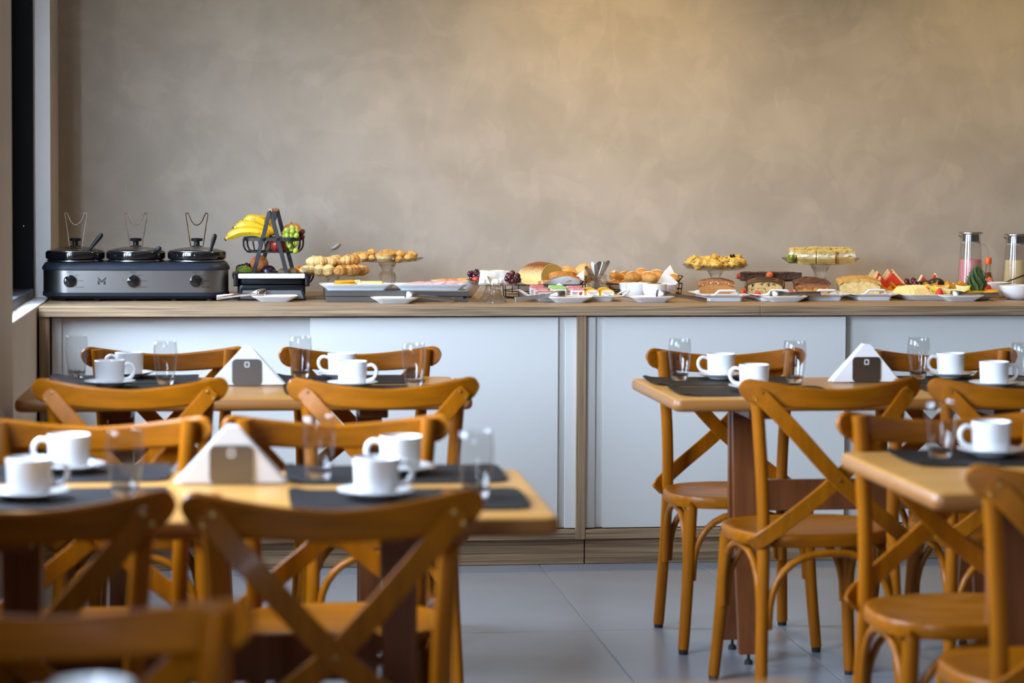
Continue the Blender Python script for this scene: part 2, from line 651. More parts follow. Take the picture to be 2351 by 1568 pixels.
# left wall with window openings
g = G()
ys = sorted([YB - .15] + [v for o_ in OPEN for v in o_[:2]] + [DEPTH])
TH = .16
g.box(XL - TH, XL, YB - .15, DEPTH + .12, 2.45, ROOM_H + .05)
prev = DEPTH + .12
for y0, y1, z0, z1 in OPEN:
    g.box(XL - TH, XL, y1, prev, -.1, 2.45)
    g.box(XL - TH, XL, y0, y1, -.1, z0)
    prev = y0
g.box(XL - TH, XL, YB - .15, prev, -.1, 2.45)
wall_left = struct('wall_left', g, plaster_left)
# white reveal around the near window: sill and far jamb, thin proud linings
y0, y1 = OPEN[0][:2]
g = G(); g.box(XL - TH, XL + .001, y0, y1 + .001, .935, .9415)
struct('trim_1', g, reveal_white)
g = G(); g.box(XL - TH, XL + .001, y1 - .004, y1 + .001, .9415, 2.448)
struct('trim_2', g, reveal_white)
# pillar standing proud of the left wall
px_ = aty(30, 900, -1.28).x
g = G(); g.box(XL - .05, px_, -2.05, -1.28, 0, ROOM_H, bev=.004)
struct('trim_3', g, plaster_left)
# sliding window in black aluminium
FO, FI = XL - .155, XL - .060
z0, z1 = .9415, 2.448
win = obj('window_1', G().box(FO, FI, y1 - .050, y1 - .006, z0, z1, bev=.002), black_alu)
win['kind'] = 'structure'
obj('sash_track', G().box(FO, FI, y0 + .002, y1 - .05, z0, z0 + .034, bev=.002), grey_alu, win)
obj('top_track', G().box(FO, FI, y0 + .002, y1 - .05, z1 - .034, z1, bev=.002), black_alu, win)
obj('frame_post', G().box(FO, FI, y0 + .002, y0 + .045, z0 + .034, z1 - .034, bev=.002), black_alu, win)
for k, (xa, ya, yb) in enumerate(((FI - .030, y0 + .05, -.30), (FI - .065, y0 + .05, -.12))):
    s_ = obj('sash', G().box(xa - .011, xa + .011, yb - .05, yb, z0 + .036, z1 - .036, bev=.002)
             .box(xa - .011, xa + .011, ya, ya + .05, z0 + .036, z1 - .036, bev=.002)
             .box(xa - .010, xa + .010, ya + .05, yb - .05, z0 + .036, z0 + .09, bev=.002)
             .box(xa - .010, xa + .010, ya + .05, yb - .05, z1 - .09, z1 - .036, bev=.002), black_alu, win)
    obj('pane', G().box(xa - .002, xa + .002, ya + .045, yb - .045, z0 + .085, z1 - .085), thin, s_)
obj('shutter_panel', G().box(FO + .001, FO + .011, -.04, y1 - .05, z0 + .034, z1 - .034), black_alu, win)
obj('latch', G().box(FI - .022, FI - .006, -.36, -.325, 1.66, 1.82, bev=.004), grey_alu, win)
obj('screw', G().ball((FI - .035, y1 - .052, 1.21), (.004, .002, .004)), steel, win)
for k, (ya, yb, za, zb) in enumerate(OPEN[1:]):
    w_ = obj(f'window_{k + 2}', G().box(FO, FI, yb - .05, yb, za, zb).box(FO, FI, ya, ya + .05, za, zb).box(FO, FI, ya + .05, yb - .05, za, za + .05)
             .box(FO, FI, ya + .05, yb - .05, zb - .05, zb).box(FO + .02, FI - .02, (ya + yb) / 2 - .03, (ya + yb) / 2 + .03, za + .05, zb - .05), black_alu)
    w_['kind'] = 'structure'
# recessed ceiling downlights
for k, (x, y, e) in enumerate(DOWNLIGHTS):
    dl = thing('ceiling_downlight', ['round warm ceiling downlight nearest the back wall, above the bread', 'round warm ceiling downlight nearest the back wall, above the fruit platter', 'round warm ceiling downlight above the aisle between the tables', 'round warm ceiling downlight above the back left table', 'round warm ceiling downlight above the right end of the back right table'][k], 'ceiling light', (x, y, ROOM_H), 0, 'ceiling downlights')
    obj('trim_ring', G().lathe([(.045, -.002), (.060, -.002), (.060, -.006), (.045, -.008)], 24), black_alu, dl)
    obj('bulb', G().lathe([(0, -.003), (.04, -.003), (.04, -.005), (0, -.006)], 20), emat('warm_bulb', WARM, 8), dl)

# ------------------------------------------------------------------ buffet cabinets and worktop
X = lambda px, py=980: aty(px, py, 0).x
CT = .94
WT = .036                                 # worktop thickness
xa, xs, xe = on(94, 701, CT).x, X(1744, 710), X(2351, 710) + 1.2
for lab, x0, x1 in (('long taupe oak worktop under the slow cooker and bread, left of the joint', xa, xs - .0006),
                    ('taupe oak worktop under the cakes and fruit, right of the joint', xs + .0006, xe)):
    solo('worktop', G().box(x0, x1, -.012, DEPTH - .002, CT - WT, CT, bev=.0012), oak_h, lab, 'countertop')
ZB, ZR = on(1335, 1240, 0).z, 0
zrail0 = aty(1200, 1240, 0).z
zrail1 = aty(1200, 1218, 0).z
ztop = CT - WT
def cabinet(x0, x1, left_side, right_side, doors, label):
    c = thing('sideboard_cabinet', label, 'cabinet', (0, 0, 0))
    pt = .0345
    if left_side:
        obj('side_panel', G().box(x0, x0 + pt, 0, DEPTH - .03, zrail0, ztop - .0005, bev=.001), oak_v, c)
    if right_side:
        obj('side_panel', G().box(x1 - pt, x1, 0, DEPTH - .03, zrail0, ztop - .0005, bev=.001), oak_v, c)
    a, b = x0 + (pt + .0008 if left_side else .0008), x1 - (pt + .0008 if right_side else .0008)
    obj('bottom_rail', G().box(a, b, 0.001, DEPTH - .03, zrail0 + .0005, zrail1, bev=.001), oak_h, c)
    obj('back_panel', G().box(a, b, .09, .105, zrail1, ztop - .001), door_white, c)
    obj('plinth', G().box(x0 + .002, x1 - .002, .018, DEPTH - .04, .0015, zrail0 - .001), oak_h, c)
    for (d0, d1, yf, hs) in doors:
        # sliding door: flat panel, full-height recessed grip channel and edge strip at its outer side
        ha = .036
        zz0, zz1 = zrail1 + .004, ztop - .006
        gp = G()
        if hs == 0:
            gp.box(d0, d1, yf, yf + .016, zz0, zz1)
            obj('sliding_door', gp, door_white, c)
            continue
        e0, e1 = (d0, d0 + .034) if hs < 0 else (d1 - .040, d1)
        c0, c1 = (e1, e1 + .030) if hs < 0 else (e0 - .028, e0)
        p0, p1 = (c1, d1) if hs < 0 else (d0, c0)
        d = obj('sliding_door', gp.box(p0, p1, yf, yf + .016, zz0, zz1), door_white, c)
        obj('grip_channel', G().box(c0, c1, yf + .013, yf + .017, zz0, zz1), door_white, d)
        obj('edge_strip', G().box(e0, e1, yf + .001, yf + .016, zz0, zz1), door_white, d)
    return c
xdiv = X(1345)
cabinet(xa, xdiv, True, True,
        [(X(117), X(718), .052, -1), (X(712), X(1324.5), .018, 1)],
        'white sliding-door cabinet with oak frame beside the window, behind the left tables')
cabinet(xdiv + .0005, xe - .001, False, True,
        [(X(1346.5), X(1942), .018, -1), (X(1936), X(1942) + 1.15, .052, 0), (X(1942) + 1.145, xe - .036, .018, 1)],
        'white sliding-door cabinet with oak frame behind the right tables')

# ------------------------------------------------------------------ chairs
def make_chair(label):
    t = thing('cross_back_chair', label, 'chair')
    # curved top rail, hollow towards the sitter, its ends swept up and rounded
    HL = .250
    rings = []
    us = [-1, -.992, -.975, -.95, -.9] + [-.8 + .1 * k for k in range(17)] + [.9, .95, .975, .992, 1]
    for u in us:
        x = u * HL
        y = -.250 + .058 * u * u
        zc = .822 + .028 * abs(u) ** 1.8
        e = (1 - abs(u)) * HL
        h = .0262 + .006 * abs(u)
        if e < .033:
            h *= math.sqrt(max(0.02, 1 - ((.033 - e) / .033) ** 2))
        sl = .116 * u / HL * HL
        nrm = Vector((-sl / HL * .5, 1, 0)).normalized()
        th = .0085
        rings.append([Vector((x, y, zc)) + nrm * a + Vector((0, 0, b)) for a, b in
                      ((-th, -h * .8), (-th * .5, -h), (th * .5, -h), (th, -h * .8), (th, h * .8), (th * .5, h), (-th * .5, h), (-th, h * .8))])
    obj('top_rail', G().loft(rings), chair_wood_x, t, smooth=32)
    for s in (-1, 1):
        pts = [(s * .197, -.240, .014), (s * .190, -.220, .16), (s * .183, -.205, .32), (s * .180, -.196, .46), (s * .183, -.190, .60), (s * .192, -.187, .74), (s * .202, -.186, .868)]
        pts = smooth_path(pts, 3)
        lg = obj('rear_leg', G().tube(pts, [.0172 + .0008 * k / len(pts) for k in range(len(pts))], 10), chair_wood, t, smooth=60)
        obj('foot_cap', G().lathe([(0, 0), (.0135, 0), (.0145, .004), (.0145, .016)], 10, c=(s * .197, -.240, 0)), rubber, lg)
        pts = smooth_path([(s * .200, .172, .014), (s * .186, .156, .20), (s * .176, .142, .40), (s * .175, .140, .425)], 3)
        lg = obj('front_leg', G().tube(pts, [.0165 + .005 * k / len(pts) for k in range(len(pts))], 10), chair_wood, t, smooth=60)
        obj('foot_cap', G().lathe([(0, 0), (.0135, 0), (.0145, .004), (.0145, .016)], 10, c=(s * .200, .172, 0)), rubber, lg)
    # seat: rounded, slightly dished
    def sring(k, z):
        out = []
        for j in range(40):
            a = 2 * math.pi * j / 40
            c_, s_ = math.cos(a), math.sin(a)
            ex = .74
            x = .222 * math.copysign(abs(c_) ** ex, c_) * (1 + .05 * s_)
            y = -.021 + .191 * math.copysign(abs(s_) ** ex, s_)
            out.append((x * k, y * k, z))
        return out
    g = G().loft([sring(.90, .424), sring(.985, .426), sring(1, .432), sring(1, .452), sring(.985, .459), sring(.95, .461), sring(.86, .456), sring(.6, .451), sring(.3, .449)])
    obj('seat', g, chair_wood_x, t, smooth=45)
    # crossed back slats, bowed to the rear
    for s in (-1, 1):
        o = .0065 * s
        pts = smooth_path([(s * .212, -.2275, .842), (s * .13, -.259 + o, .752), (0, -.268 + o, .612), (-s * .13, -.252 + o, .505), (-s * .195, -.226, .455), (-s * .213, -.19, .438)], 5)
        n = len(pts)
        g = G().ribbon(pts, [.030 if k in (0, n - 1) else .042 for k in range(n)], .009, (0, 1, 0))
        br = obj('back_slat', g, chair_wood, t, smooth=30)
        for dx, dz in ((-.002 * s, .008), (.014 * s, -.010)):
            q = (s * .200 + dx, -.2365, .832 + dz)
            obj('bolt', G().lathe([(0, -.003), (.005, -.003), (.004, .001), (0, .002)], 8).xf(Matrix.Translation(q) @ Matrix.Rotation(R(90), 4, 'X')), brass, br)
    obj('bolt', G().lathe([(0, -.003), (.005, -.003), (.004, .001), (0, .002)], 8).xf(Matrix.Translation((0, -.281, .612)) @ Matrix.Rotation(R(90), 4, 'X')), brass, t)
    # bentwood arches below the seat
    def arch(a, b, zb, zt):
        a, b = Vector(a), Vector(b)
        pts = []
        for k in range(17):
            th_ = math.pi * k / 16
            f = .5 - .5 * math.copysign(abs(math.cos(th_)) ** .8, math.cos(th_))
            p = a.lerp(b, f)
            pts.append((p.x, p.y, zb + (zt - zb) * math.sin(th_) ** .75))
        return G().tube(pts, .0105, 8)
    for a, b in (((-.170, -.215, 0), (.170, -.215, 0)), ((-.170, .152, 0), (.170, .152, 0)),
                 ((-.186, -.190, 0), (-.186, .136, 0)), ((.186, -.190, 0), (.186, .136, 0))):
        obj('bentwood_arch', arch(a, b, .215, .412), chair_wood, t, smooth=60)
    return t

def smooth_path(pts, n):
    P = [Vector(p) for p in pts]
    out = []
    for i in range(len(P) - 1):
        p0, p1, p2, p3 = P[max(i - 1, 0)], P[i], P[i + 1], P[min(i + 2, len(P) - 1)]
        for k in range(n):
            t = k / n
            out.append(.5 * ((2 * p1) + (p2 - p0) * t + (2 * p0 - 5 * p1 + 4 * p2 - p3) * t * t + (3 * p1 - p0 - 3 * p2 + p3) * t ** 3))
    out.append(P[-1])
    return out

CHAIRS = [  # photo x of the rail centre, photo y of its tips, turn, label
    (374, 798, 180, 'cross-back chair facing us behind the back left table, nearest the window'),
    (832, 798, 180, 'cross-back chair facing us behind the back left table, right of the napkins'),
    (300, 862, 0, 'cross-back chair seen from behind at the back left table, nearest the window'),
    (880, 861, 0, 'cross-back chair seen from behind at the back left table, right-hand one'),
    (1674, 798, 180, 'cross-back chair facing us behind the back right table, left-hand one'),
    (2167, 798, 180, 'cross-back chair facing us behind the back right table, behind the napkins'),
    (1905, 862, 5, 'cross-back chair seen from behind at the back right table, whole cross and seat in view'),
    (2340, 862, 0, 'cross-back chair seen from behind at the back right table, cut by right picture edge'),
    (216, 957, 180, 'cross-back chair facing us behind the front left table, cut by left picture edge'),
    (776, 952, 180, 'cross-back chair facing us behind the front left table, right of the napkins'),
    (51, 1120, 0, 'large blurred cross-back chair seen from behind at left edge of front left table'),
    (765, 1117, 0, 'large blurred cross-back chair seen from behind at front left table, centre left'),
    (2184, 943, 180, 'cross-back chair facing us behind the front right table'),
    (2518, 1055, 0, 'blurred cross-back chair seen from behind in the lower right corner'),
    (102, 1392, 180, 'very blurred cross-back chair top in the lower left corner, closest to the camera'),
]
chair0 = None
for cx, cy, rot, lab in CHAIRS:
    w = on(cx, cy, .880)
    off = Vector((0, -.192, 0))
    if rot == 180:
        w.y += .04 if cy != 798 or cx > 1000 else .10
    off.rotate(Matrix.Rotation(R(rot), 3, 'Z'))
    loc = (w.x - off.x, w.y - off.y, 0)
    if chair0 is None:
        chair0 = make_chair(lab)
        chair0.location = loc
        chair0.rotation_euler = (0, 0, R(rot))
        chair0['group'] = 'cross-back dining chairs'
    else:
        dup(chair0, loc, R(rot), lab, 'cross-back dining chairs')

# ------------------------------------------------------------------ tables
TZ, TLW, TLD, TT = .79, 1.25, .69, .036
def make_table(label):
    t = thing('dining_table', label, 'table')
    rings = []
    for k, z in ((-.010, TZ - TT), (-.003, TZ - TT + .004), (0, TZ - TT + .013), (0, TZ - .013), (-.003, TZ - .004)):
        rings.append([(x, y, z) for x, y in rrect(TLW + 2 * k, TLD + 2 * k, .022, 4)])
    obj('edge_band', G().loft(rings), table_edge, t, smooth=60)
    obj('tabletop', G().loft(trayrings([(TLW - .006, TLD - .006, .02, TZ - .004), (TLW - .012, TLD - .012, .02, TZ - .001), (TLW - .022, TLD - .022, .02, TZ)])), table_wood, t, smooth=60)
    for sx in (-1, 1):
        x = sx * (TLW / 2 - .27)
        obj('top_cleat', G().box(x - .04, x + .04, -.26, .26, TZ - TT - .03, TZ - TT - .0005, bev=.003), leg_red, t)
        for sy in (-1, 1):
            rings = []
            for f, wd in ((0, .072), (.5, .062), (1, .058)):
                z = (TZ - TT - .031) * (1 - f) + .03 * f
                y = sy * (.022 + .085 * f ** 2.5)
                rings.append([(x + a, y + b_, z) for a, b_ in ((-wd / 2, -.013), (wd / 2, -.013), (wd / 2, .013), (-wd / 2, .013))])
            lg = obj('leg', G().loft(rings[::-1]), leg_red, t, smooth=20)
            obj('levelling_foot', G().lathe([(0, 0), (.013, 0), (.012, .010), (.005, .016), (.004, .032), (0, .032)], 12, c=(x, sy * .107, 0)), rubber, lg)
    obj('stretcher', G().box(-(TLW / 2 - .31), TLW / 2 - .31, -.012, .012, .43, .52, bev=.002), leg_red, t)
    return t

def table_at(nl=None, nr=None, fl=None, fr=None):
    """centre and turn from photographed corners of the top: near and far corner of one side"""
    n, f = (nl or nr), (fl or fr)
    a, b = on(*n, TZ), on(*f, TZ)
    d = b - a
    ang = math.atan2(d.y, d.x) - R(90)
    mid = (a + b) / 2
    off = Vector((TLW / 2 * (1 if (nl or fl) else -1), 0, 0))
    off.rotate(Matrix.Rotation(ang, 3, 'Z'))
    return mid + off, ang
TABLES = [(table_at(nr=(1086, 911), fr=(1036, 863.5)), 'honey beech dining table laid for breakfast, back left by the window'),
          (table_at(nl=(1549, 917), fl=(1448, 868)), 'honey beech dining table laid for breakfast, back right'),
          (table_at(nr=(1287, 1186), fr=(1193, 1077)), 'honey beech dining table laid for breakfast, front left with its right corner free'),
          (table_at(nl=(2147, 1134), fl=(1925, 1037)), 'honey beech dining table laid for breakfast, front right, corner towards us')]
w = on(102, 1592, TZ)
TABLES.append(((Vector((w.x + .28, w.y - TLD / 2 - .012, 0)), 0), 'honey beech dining table below the lower left corner, closest to the camera'))
table0 = None
TPOS = []
for (c, a), lab in TABLES:
    TPOS.append((c, a))
    a = max(min(a, R(2)), R(-2))
    if table0 is None:
        table0 = make_table(lab)
        table0.location = (c.x, c.y, 0)
        table0.rotation_euler = (0, 0, a)
        table0['group'] = 'dining tables'
    else:
        dup(table0, (c.x, c.y, 0), a, lab, 'dining tables')

# ------------------------------------------------------------------ table settings
def make_placemat(label, loc, rz):
    w_, d_ = .44, .29
    g = G()
    n, m_ = 24, 14
    out, top = [], []
    vs, fs = [], []
    for lay, dz in ((0, 0), (1, .0022)):
        for j in range(m_ + 1):
            for i in range(n + 1):
                u, v = i / n * 2 - 1, j / m_ * 2 - 1
                # superellipse outline: rounded corners
                x, y = u * w_ / 2, v * d_ / 2
                k = (abs(u) ** 9 + abs(v) ** 9) ** (1 / 9)
                mx = max(abs(u), abs(v))
                if k > 0:
                    x, y = x * mx / k, y * mx / k
                r = max(0, abs(u) - .72) / .28
                cz = .007 * r * r * (.6 + .4 * math.sin(v * 3 + u))
                vs.append((x, y, cz + dz))
    st = (n + 1) * (m_ + 1)
    for j in range(m_):
        for i in range(n):
            a = j * (n + 1) + i
            fs.append((a + st, a + 1 + st, a + n + 2 + st, a + n + 1 + st))
            fs.append((a, a + n + 1, a + n + 2, a + 1))
    bd = [j * (n + 1) for j in range(m_ + 1)]
    edge = [i for i in range(n)] + [n + j * (n + 1) for j in range(m_)] + [m_ * (n + 1) + n - i for i in range(n)] + [(m_ - j) * (n + 1) for j in range(m_)]
    for k in range(len(edge)):
        a, b = edge[k], edge[(k + 1) % len(edge)]
        fs.append((a, b, b + st, a + st))
    g.add(vs, fs)
    return solo('placemat', g, mat_leather, label, 'placemat', loc, rz, 'black placemats')

def make_saucer(label, loc):
    g = G().lathe([(0, .001), (.028, .001), (.030, 0), (.034, 0), (.036, .003), (.055, .008), (.072, .015), (.0735, .0165), (.072, .0172), (.054, .0115), (.036, .0065), (0, .0062)], 40)
    return solo('saucer', g, china, label, 'saucer', loc, 0, 'white coffee saucers', smooth=60)

def make_mug(label, loc, rz):
    t = thing('coffee_cup', label, 'cup', loc, rz, 'white coffee cups')
    g = G().lathe([(0, .002), (.026, .002), (.028, 0), (.031, 0), (.0385, .006), (.0405, .014), (.0430, .066), (.0432, .068), (.0420, .0690), (.0405, .066), (.038, .014), (.034, .0065), (0, .005)], 40)
    obj('body', g, china, t, smooth=55)
    pts = smooth_path([(.0400, 0, .055), (.056, 0, .059), (.068, 0, .050), (.070, 0, .034), (.060, 0, .019), (.0385, 0, .0135)], 4)
    obj('handle', G().tube(pts, .0048, 10, flat=1.25, up=(0, 1, 0)), china, t, smooth=60)
    return t

def make_tumbler(label, loc):
    g = G().lathe([(0, .001), (.020, .001), (.022, 0), (.0235, .002), (.0265, .02), (.0315, .055), (.0345, .085), (.0335, .108), (.0310, .1245), (.0303, .1252), (.0296, .1245), (.0320, .108), (.0329, .085), (.0300, .056), (.0252, .022), (.018, .014), (0, .012)], 40)
    for k, f in enumerate(g.f):
        if max(g.v[i][2] for i in f) < .0225:
            g.m[k] = 1
    return solo('drinking_glass', g, [thin, glass], label, 'glass', loc, 0, 'empty drinking glasses', smooth=60)

def make_napkins(label, loc, rz):
    t = thing('napkin_holder', 'brushed steel napkin holder ' + label, 'napkin holder', loc, rz, 'steel napkin holders')
    for y in (-.018, .018):
        o = obj('plate', G().loft([[(x, y + dy, z + .040) for x, z in rrect(.086, .075, .012, 4)] for dy in (-.0009, .0009)]), dull_steel, t)
        if y < 0:
            g = G()
            ol, il = rrect(.014, .016, .003, 3), rrect(.009, .011, .002, 3)
            n = len(ol)
            g.add([(x, y - .0012, z + .062) for x, z in ol] + [(x, y - .0012, z + .062) for x, z in il], [(k, (k + 1) % n, n + (k + 1) % n, n + k) for k in range(n)])
            obj('crest', g, mat('etched_mark', (.75, .74, .72), .5), o)
    obj('base', G().box(-.043, .043, -.018, .018, 0, .0025), dull_steel, t)
    nt = thing('paper_napkins', 'white triangular paper napkins ' + label, 'napkins', (loc[0], loc[1], loc[2] + .003), rz, 'folded white napkins')
    for k in range(5):
        y = -.0135 + k * .0066
        dx, dh = (.004 * math.sin(k * 2.3), .003 * math.cos(k * 1.7))
        fan = 1 + .02 * k
        tri = [(-.104 * fan + dx, .0), (.104 * fan + dx, .0), (.012 + dx, .108 + dh), (-.008 + dx, .110 + dh)]
        g = G().loft([[(x, y + a * .0026 + .06 * (z - .05) * (k - 2) * .12, z) for x, z in tri] for a in (-1, 1)])
        obj('napkin', g, paper, nt, smooth=0)

def seat_setting(label_side, cup, glass_, mat_c, hdir, rz=0, label=None):
    mz = TZ + .0005
    p = on(*mat_c, mz)
    make_placemat('black placemat ' + label_side, (p.x, p.y, mz), rz)
    if cup:
        p = on(*cup, mz + .003)
        make_saucer('white saucer ' + label_side, (p.x, p.y, mz + .003))
        make_mug('white coffee cup ' + label_side, (p.x, p.y, mz + .0098), hdir)
    if glass_:
        p = on(*glass_, mz + .003)
        make_tumbler('empty drinking glass ' + label_side, (p.x, p.y, mz + .003))
LFT, RGT = R(180), R(0)
SET = [
    # back left table
    ('at far window-side place of back left table', (297, 866), (176, 866), (285, 872), LFT),
    ('at near window-side place of back left table', (252, 887), (380, 882), (270, 894), RGT),
    ('at far right place of back left table', (785, 868), (690, 867), (800, 872), LFT),
    ('at near right place of back left table', (809, 889), (950, 887), (830, 896), R(-14)),
    # back right table
    ('at far left place of back right table', (1655, 869), (1560, 873), (1655, 876), LFT),
    ('at near left place of back right table', (1731, 897), (1824, 879), (1720, 899), LFT),
    ('at far right place of back right table', (2182, 867), (2108, 869), (2200, 873), LFT),
    ('at near right place of back right table', (2282, 889), (2347, 884), (2290, 896), RGT),
    # front left table
    ('at far left place of front left table', (158, 1082), (-30, 1084), (140, 1088), LFT),
    ('at near left place of front left table', (68, 1144), (287, 1140), (110, 1146), R(8)),
    ('at far right place of front left table', (920, 1086), (731, 1098), (905, 1090), R(170)),
    ('at near right place of front left table', (864, 1142), (1092, 1141), (935, 1148), R(12)),
    # front right table
    ('at far left place of front right table', (2275, 1046), (2158, 1050), (2290, 1052), LFT),
]
for s_, c_, g_, m_, h_ in SET:
    seat_setting(s_, c_, g_, m_, h_)
for px, py, lab in ((567, 886, 'on the back left table'), (1989, 879, 'on the back right table'), (531, 1113, 'on the front left table')):
    p = on(px, py, TZ)
    make_napkins(lab, (p.x, p.y + .018, TZ + .0005), 0)
p = on(210, 1568, TZ + .0105 + .069)
make_placemat('black placemat on the closest table in the lower left corner', (p.x, p.y - .03, TZ + .0005), 0)
make_saucer('white saucer on the closest table in the lower left corner', (p.x, p.y, TZ + .0035))
make_mug('white coffee cup on the closest table, its rim just in view at the bottom', (p.x, p.y, TZ + .0103), LFT)

# ------------------------------------------------------------------ buffet: helpers
def row(by):                            # depth of a row on the worktop, from where it meets the top in the photo
    return on(1175, by, CT).y
def at(px, py, by):
    return aty(px, py, row(by))
def u(by):                              # metres per photo pixel at that row
    return .4475 / (by - 415)
def base(px, by, z=CT):
    p = at(px, by, by)
    return (p.x, p.y, z + .0004)
def ordinal(k):
    return ('first', 'second', 'third', 'fourth', 'fifth', 'sixth', 'seventh', 'eighth', 'ninth', 'tenth', 'eleventh', 'twelfth', 'thirteenth', 'fourteenth')[k]

# ------------------------------------------------------------------ slow cooker
b0 = base(311, 690.5)
ck = thing('triple_slow_cooker', 'long steel and black slow cooker with three lidded pots, by the window', 'slow cooker', (b0[0], b0[1] + .125, b0[2]))
CW, CD = .684, .262
def crings(lv):
    return [[(x, y, z) for x, y in rrect(w, d, r, 8)] for w, d, r, z in lv]
obj('base_skirt', G().loft(crings([(CW - .04, CD - .04, .08, .007), (CW - .012, CD - .012, .094, .016), (CW, CD, .10, .019), (CW, CD, .10, .030), (CW - .004, CD - .004, .098, .0315)])), navy_plastic, ck)
obj('steel_band', G().loft(crings([(CW - .006, CD - .006, .097, .0315), (CW - .006, CD - .006, .097, .1125)])), brushed, ck)
obj('top_housing', G().loft(crings([(CW - .004, CD - .004, .098, .1125), (CW + .004, CD + .004, .102, .114), (CW + .004, CD + .004, .102, .122), (CW - .018, CD - .018, .092, .139), (CW - .03, CD - .03, .085, .1415)])), navy_plastic, ck)
for x in (-.27, -.14, 0, .14, .27):
    for y in (-.09, .09):
        obj('foot', G().lathe([(0, 0), (.012, 0), (.014, .008), (0, .008)], 12, c=(x, y, 0)), rubber, ck)
LADLE = [((.047, -.05, .176), (.102, -.055, .246)), ((.054, -.07, .172), (.095, -.085, .196)), ((.050, -.05, .176), (.068, -.055, .246))]
for k, x in enumerate((-.225, -.003, .222)):
    pot = obj('pot', G().lathe([(.09, .1405), (.102, .1415), (.1035, .146), (.100, .1465), (.100, .150), (.107, .153), (.109, .158), (.109, .176), (.107, .179), (.104, .179), (.103, .160), (0, .158)], 48, c=(x, 0, 0)), gloss_black, ck)
    obj('steel_ring', G().lathe([(.1035, .1445), (.1052, .1450), (.1052, .1475), (.1025, .148)], 48, c=(x, 0, 0)), steel, pot)
    lid = obj('lid', G().lathe([(.100, .1795), (.103, .1805), (.101, .1825), (.075, .190), (.045, .1950), (.018, .1965), (0, .1965), (0, .1940), (.018, .1940), (.045, .1925), (.075, .1875), (.098, .1800)], 48, c=(x, 0, 0)), thin, ck, smooth=60)
    obj('lid_knob', G().lathe([(.022, .1965), (.020, .200), (.0105, .202), (.0105, .216), (.014, .217), (.021, .218), (.0225, .226), (.020, .2285), (0, .230)], 24, c=(x, 0, 0)), black_plastic, lid)
    obj('lid_rim', G().tube([(x + .1025 * math.cos(2 * math.pi * j / 40), .1025 * math.sin(2 * math.pi * j / 40), .1808) for j in range(40)], .0016, 6, closed=True), steel, lid)
    half = [(.0234, .198), (.0295, .245), (.0404, .314), (.0385, .3205), (.034, .322), (.0300, .3165), (.0255, .306), (.0185, .2905), (.0085, .280), (0, .2775)]
    pts = smooth_path([(x - a, .022, z) for a, z in half] + [(x + a, .022, z) for a, z in half[::-1][1:]], 3)
    obj('lid_stand_wire', G().tube(pts, .0021, 6), chrome, lid)
    a, c_ = LADLE[k]
    a, c_ = Vector(a) + Vector((x, 0, 0)), Vector(c_) + Vector((x, 0, 0))
    pts = [a.lerp(c_, t) for t in (0, .15, .35, .6, .8, .93, 1)]
    obj('ladle', G().tube(pts, [.004, .005, .0065, .0085, .0095, .0085, .004], 10, flat=.6, up=(0, 1, 0)), black_plastic, ck)
zf, yf = .074, -(CD - .006) / 2
for k, x in enumerate((-.236, -.0075, .2195)):
    kn = obj('dial', G().lathe([(.0235, 0), (.0235, .003), (.0215, .012), (.018, .0135), (0, .0140)], 36).xf(Matrix.Translation((x, yf, zf)) @ Matrix.Rotation(R(90), 4, 'X')), gloss_black, ck)
    obj('grip_bar', G().box(-.0055, .0055, -.0205, .0205, .010, .019, bev=.002).xf(Matrix.Translation((x, yf, zf)) @ Matrix.Rotation(R(90), 4, 'X') @ Matrix.Rotation(R(40), 4, 'Z')), gloss_black, kn)
    pts = [(x + .0275 * math.cos(R(t)), yf - .0004, zf + .0275 * math.sin(R(t))) for t in range(-48, 100, 8)]
    obj('scale_line', G().ribbon(pts, .0007, .0004, (0, 1, 0)), print_black, kn)
    for s_, dx, dz in (('DESLIGA', .0, .0325), ('ALTO', .026, .0215), ('MÉDIO', .0385, .0005), ('AQUECER', .036, -.0225)):
        text('dial_lettering', s_, .0062, (x + dx, yf - .0003, zf + dz), print_black, kn)
# the maker's mark: an M of paired strokes
lx, lz = -.1205, .0745
g = G()
def stroke(x0, z0, x1, z1, w=.0024):
    g.ribbon([(lx + x0, yf - .0004, lz + z0), (lx + x1, yf - .0004, lz + z1)], w, .0005, (0, 1, 0))
for q in ((-.0150, .0125, -.0022, .0005), (-.0150, .0070, -.0036, -.0034), (.0150, .0140, -.0038, -.0040), (.0150, .0090, -.0020, -.0062)):
    stroke(*q)
for x, t in ((-.0146, .0018), (-.0100, -.0020), (.0068, -.0022), (.0112, .0015)):
    stroke(x, t, x, -.0135)
for x, t in ((-.0119, -.0002), (.0092, -.0002)):
    stroke(x, t, x, -.0135, .0012)
obj('emblem', g, print_black, ck)
# power cord to the grill
p1, p2 = base(518, 684), base(560, 678)
solo('power_cord', G().tube(smooth_path([(p1[0] - .01, p1[1] + .02, CT + .03), (p1[0] + .02, p1[1] + .02, CT + .006), (p1[0] + .05, p1[1] + .04, CT + .0045), (p2[0] - .02, p2[1] + .03, CT + .0045), (p2[0] + .06, p2[1] + .05, CT + .0045)], 5), .0038, 8),
     black_plastic, 'black power cord lying between the slow cooker and the grill', 'cord')

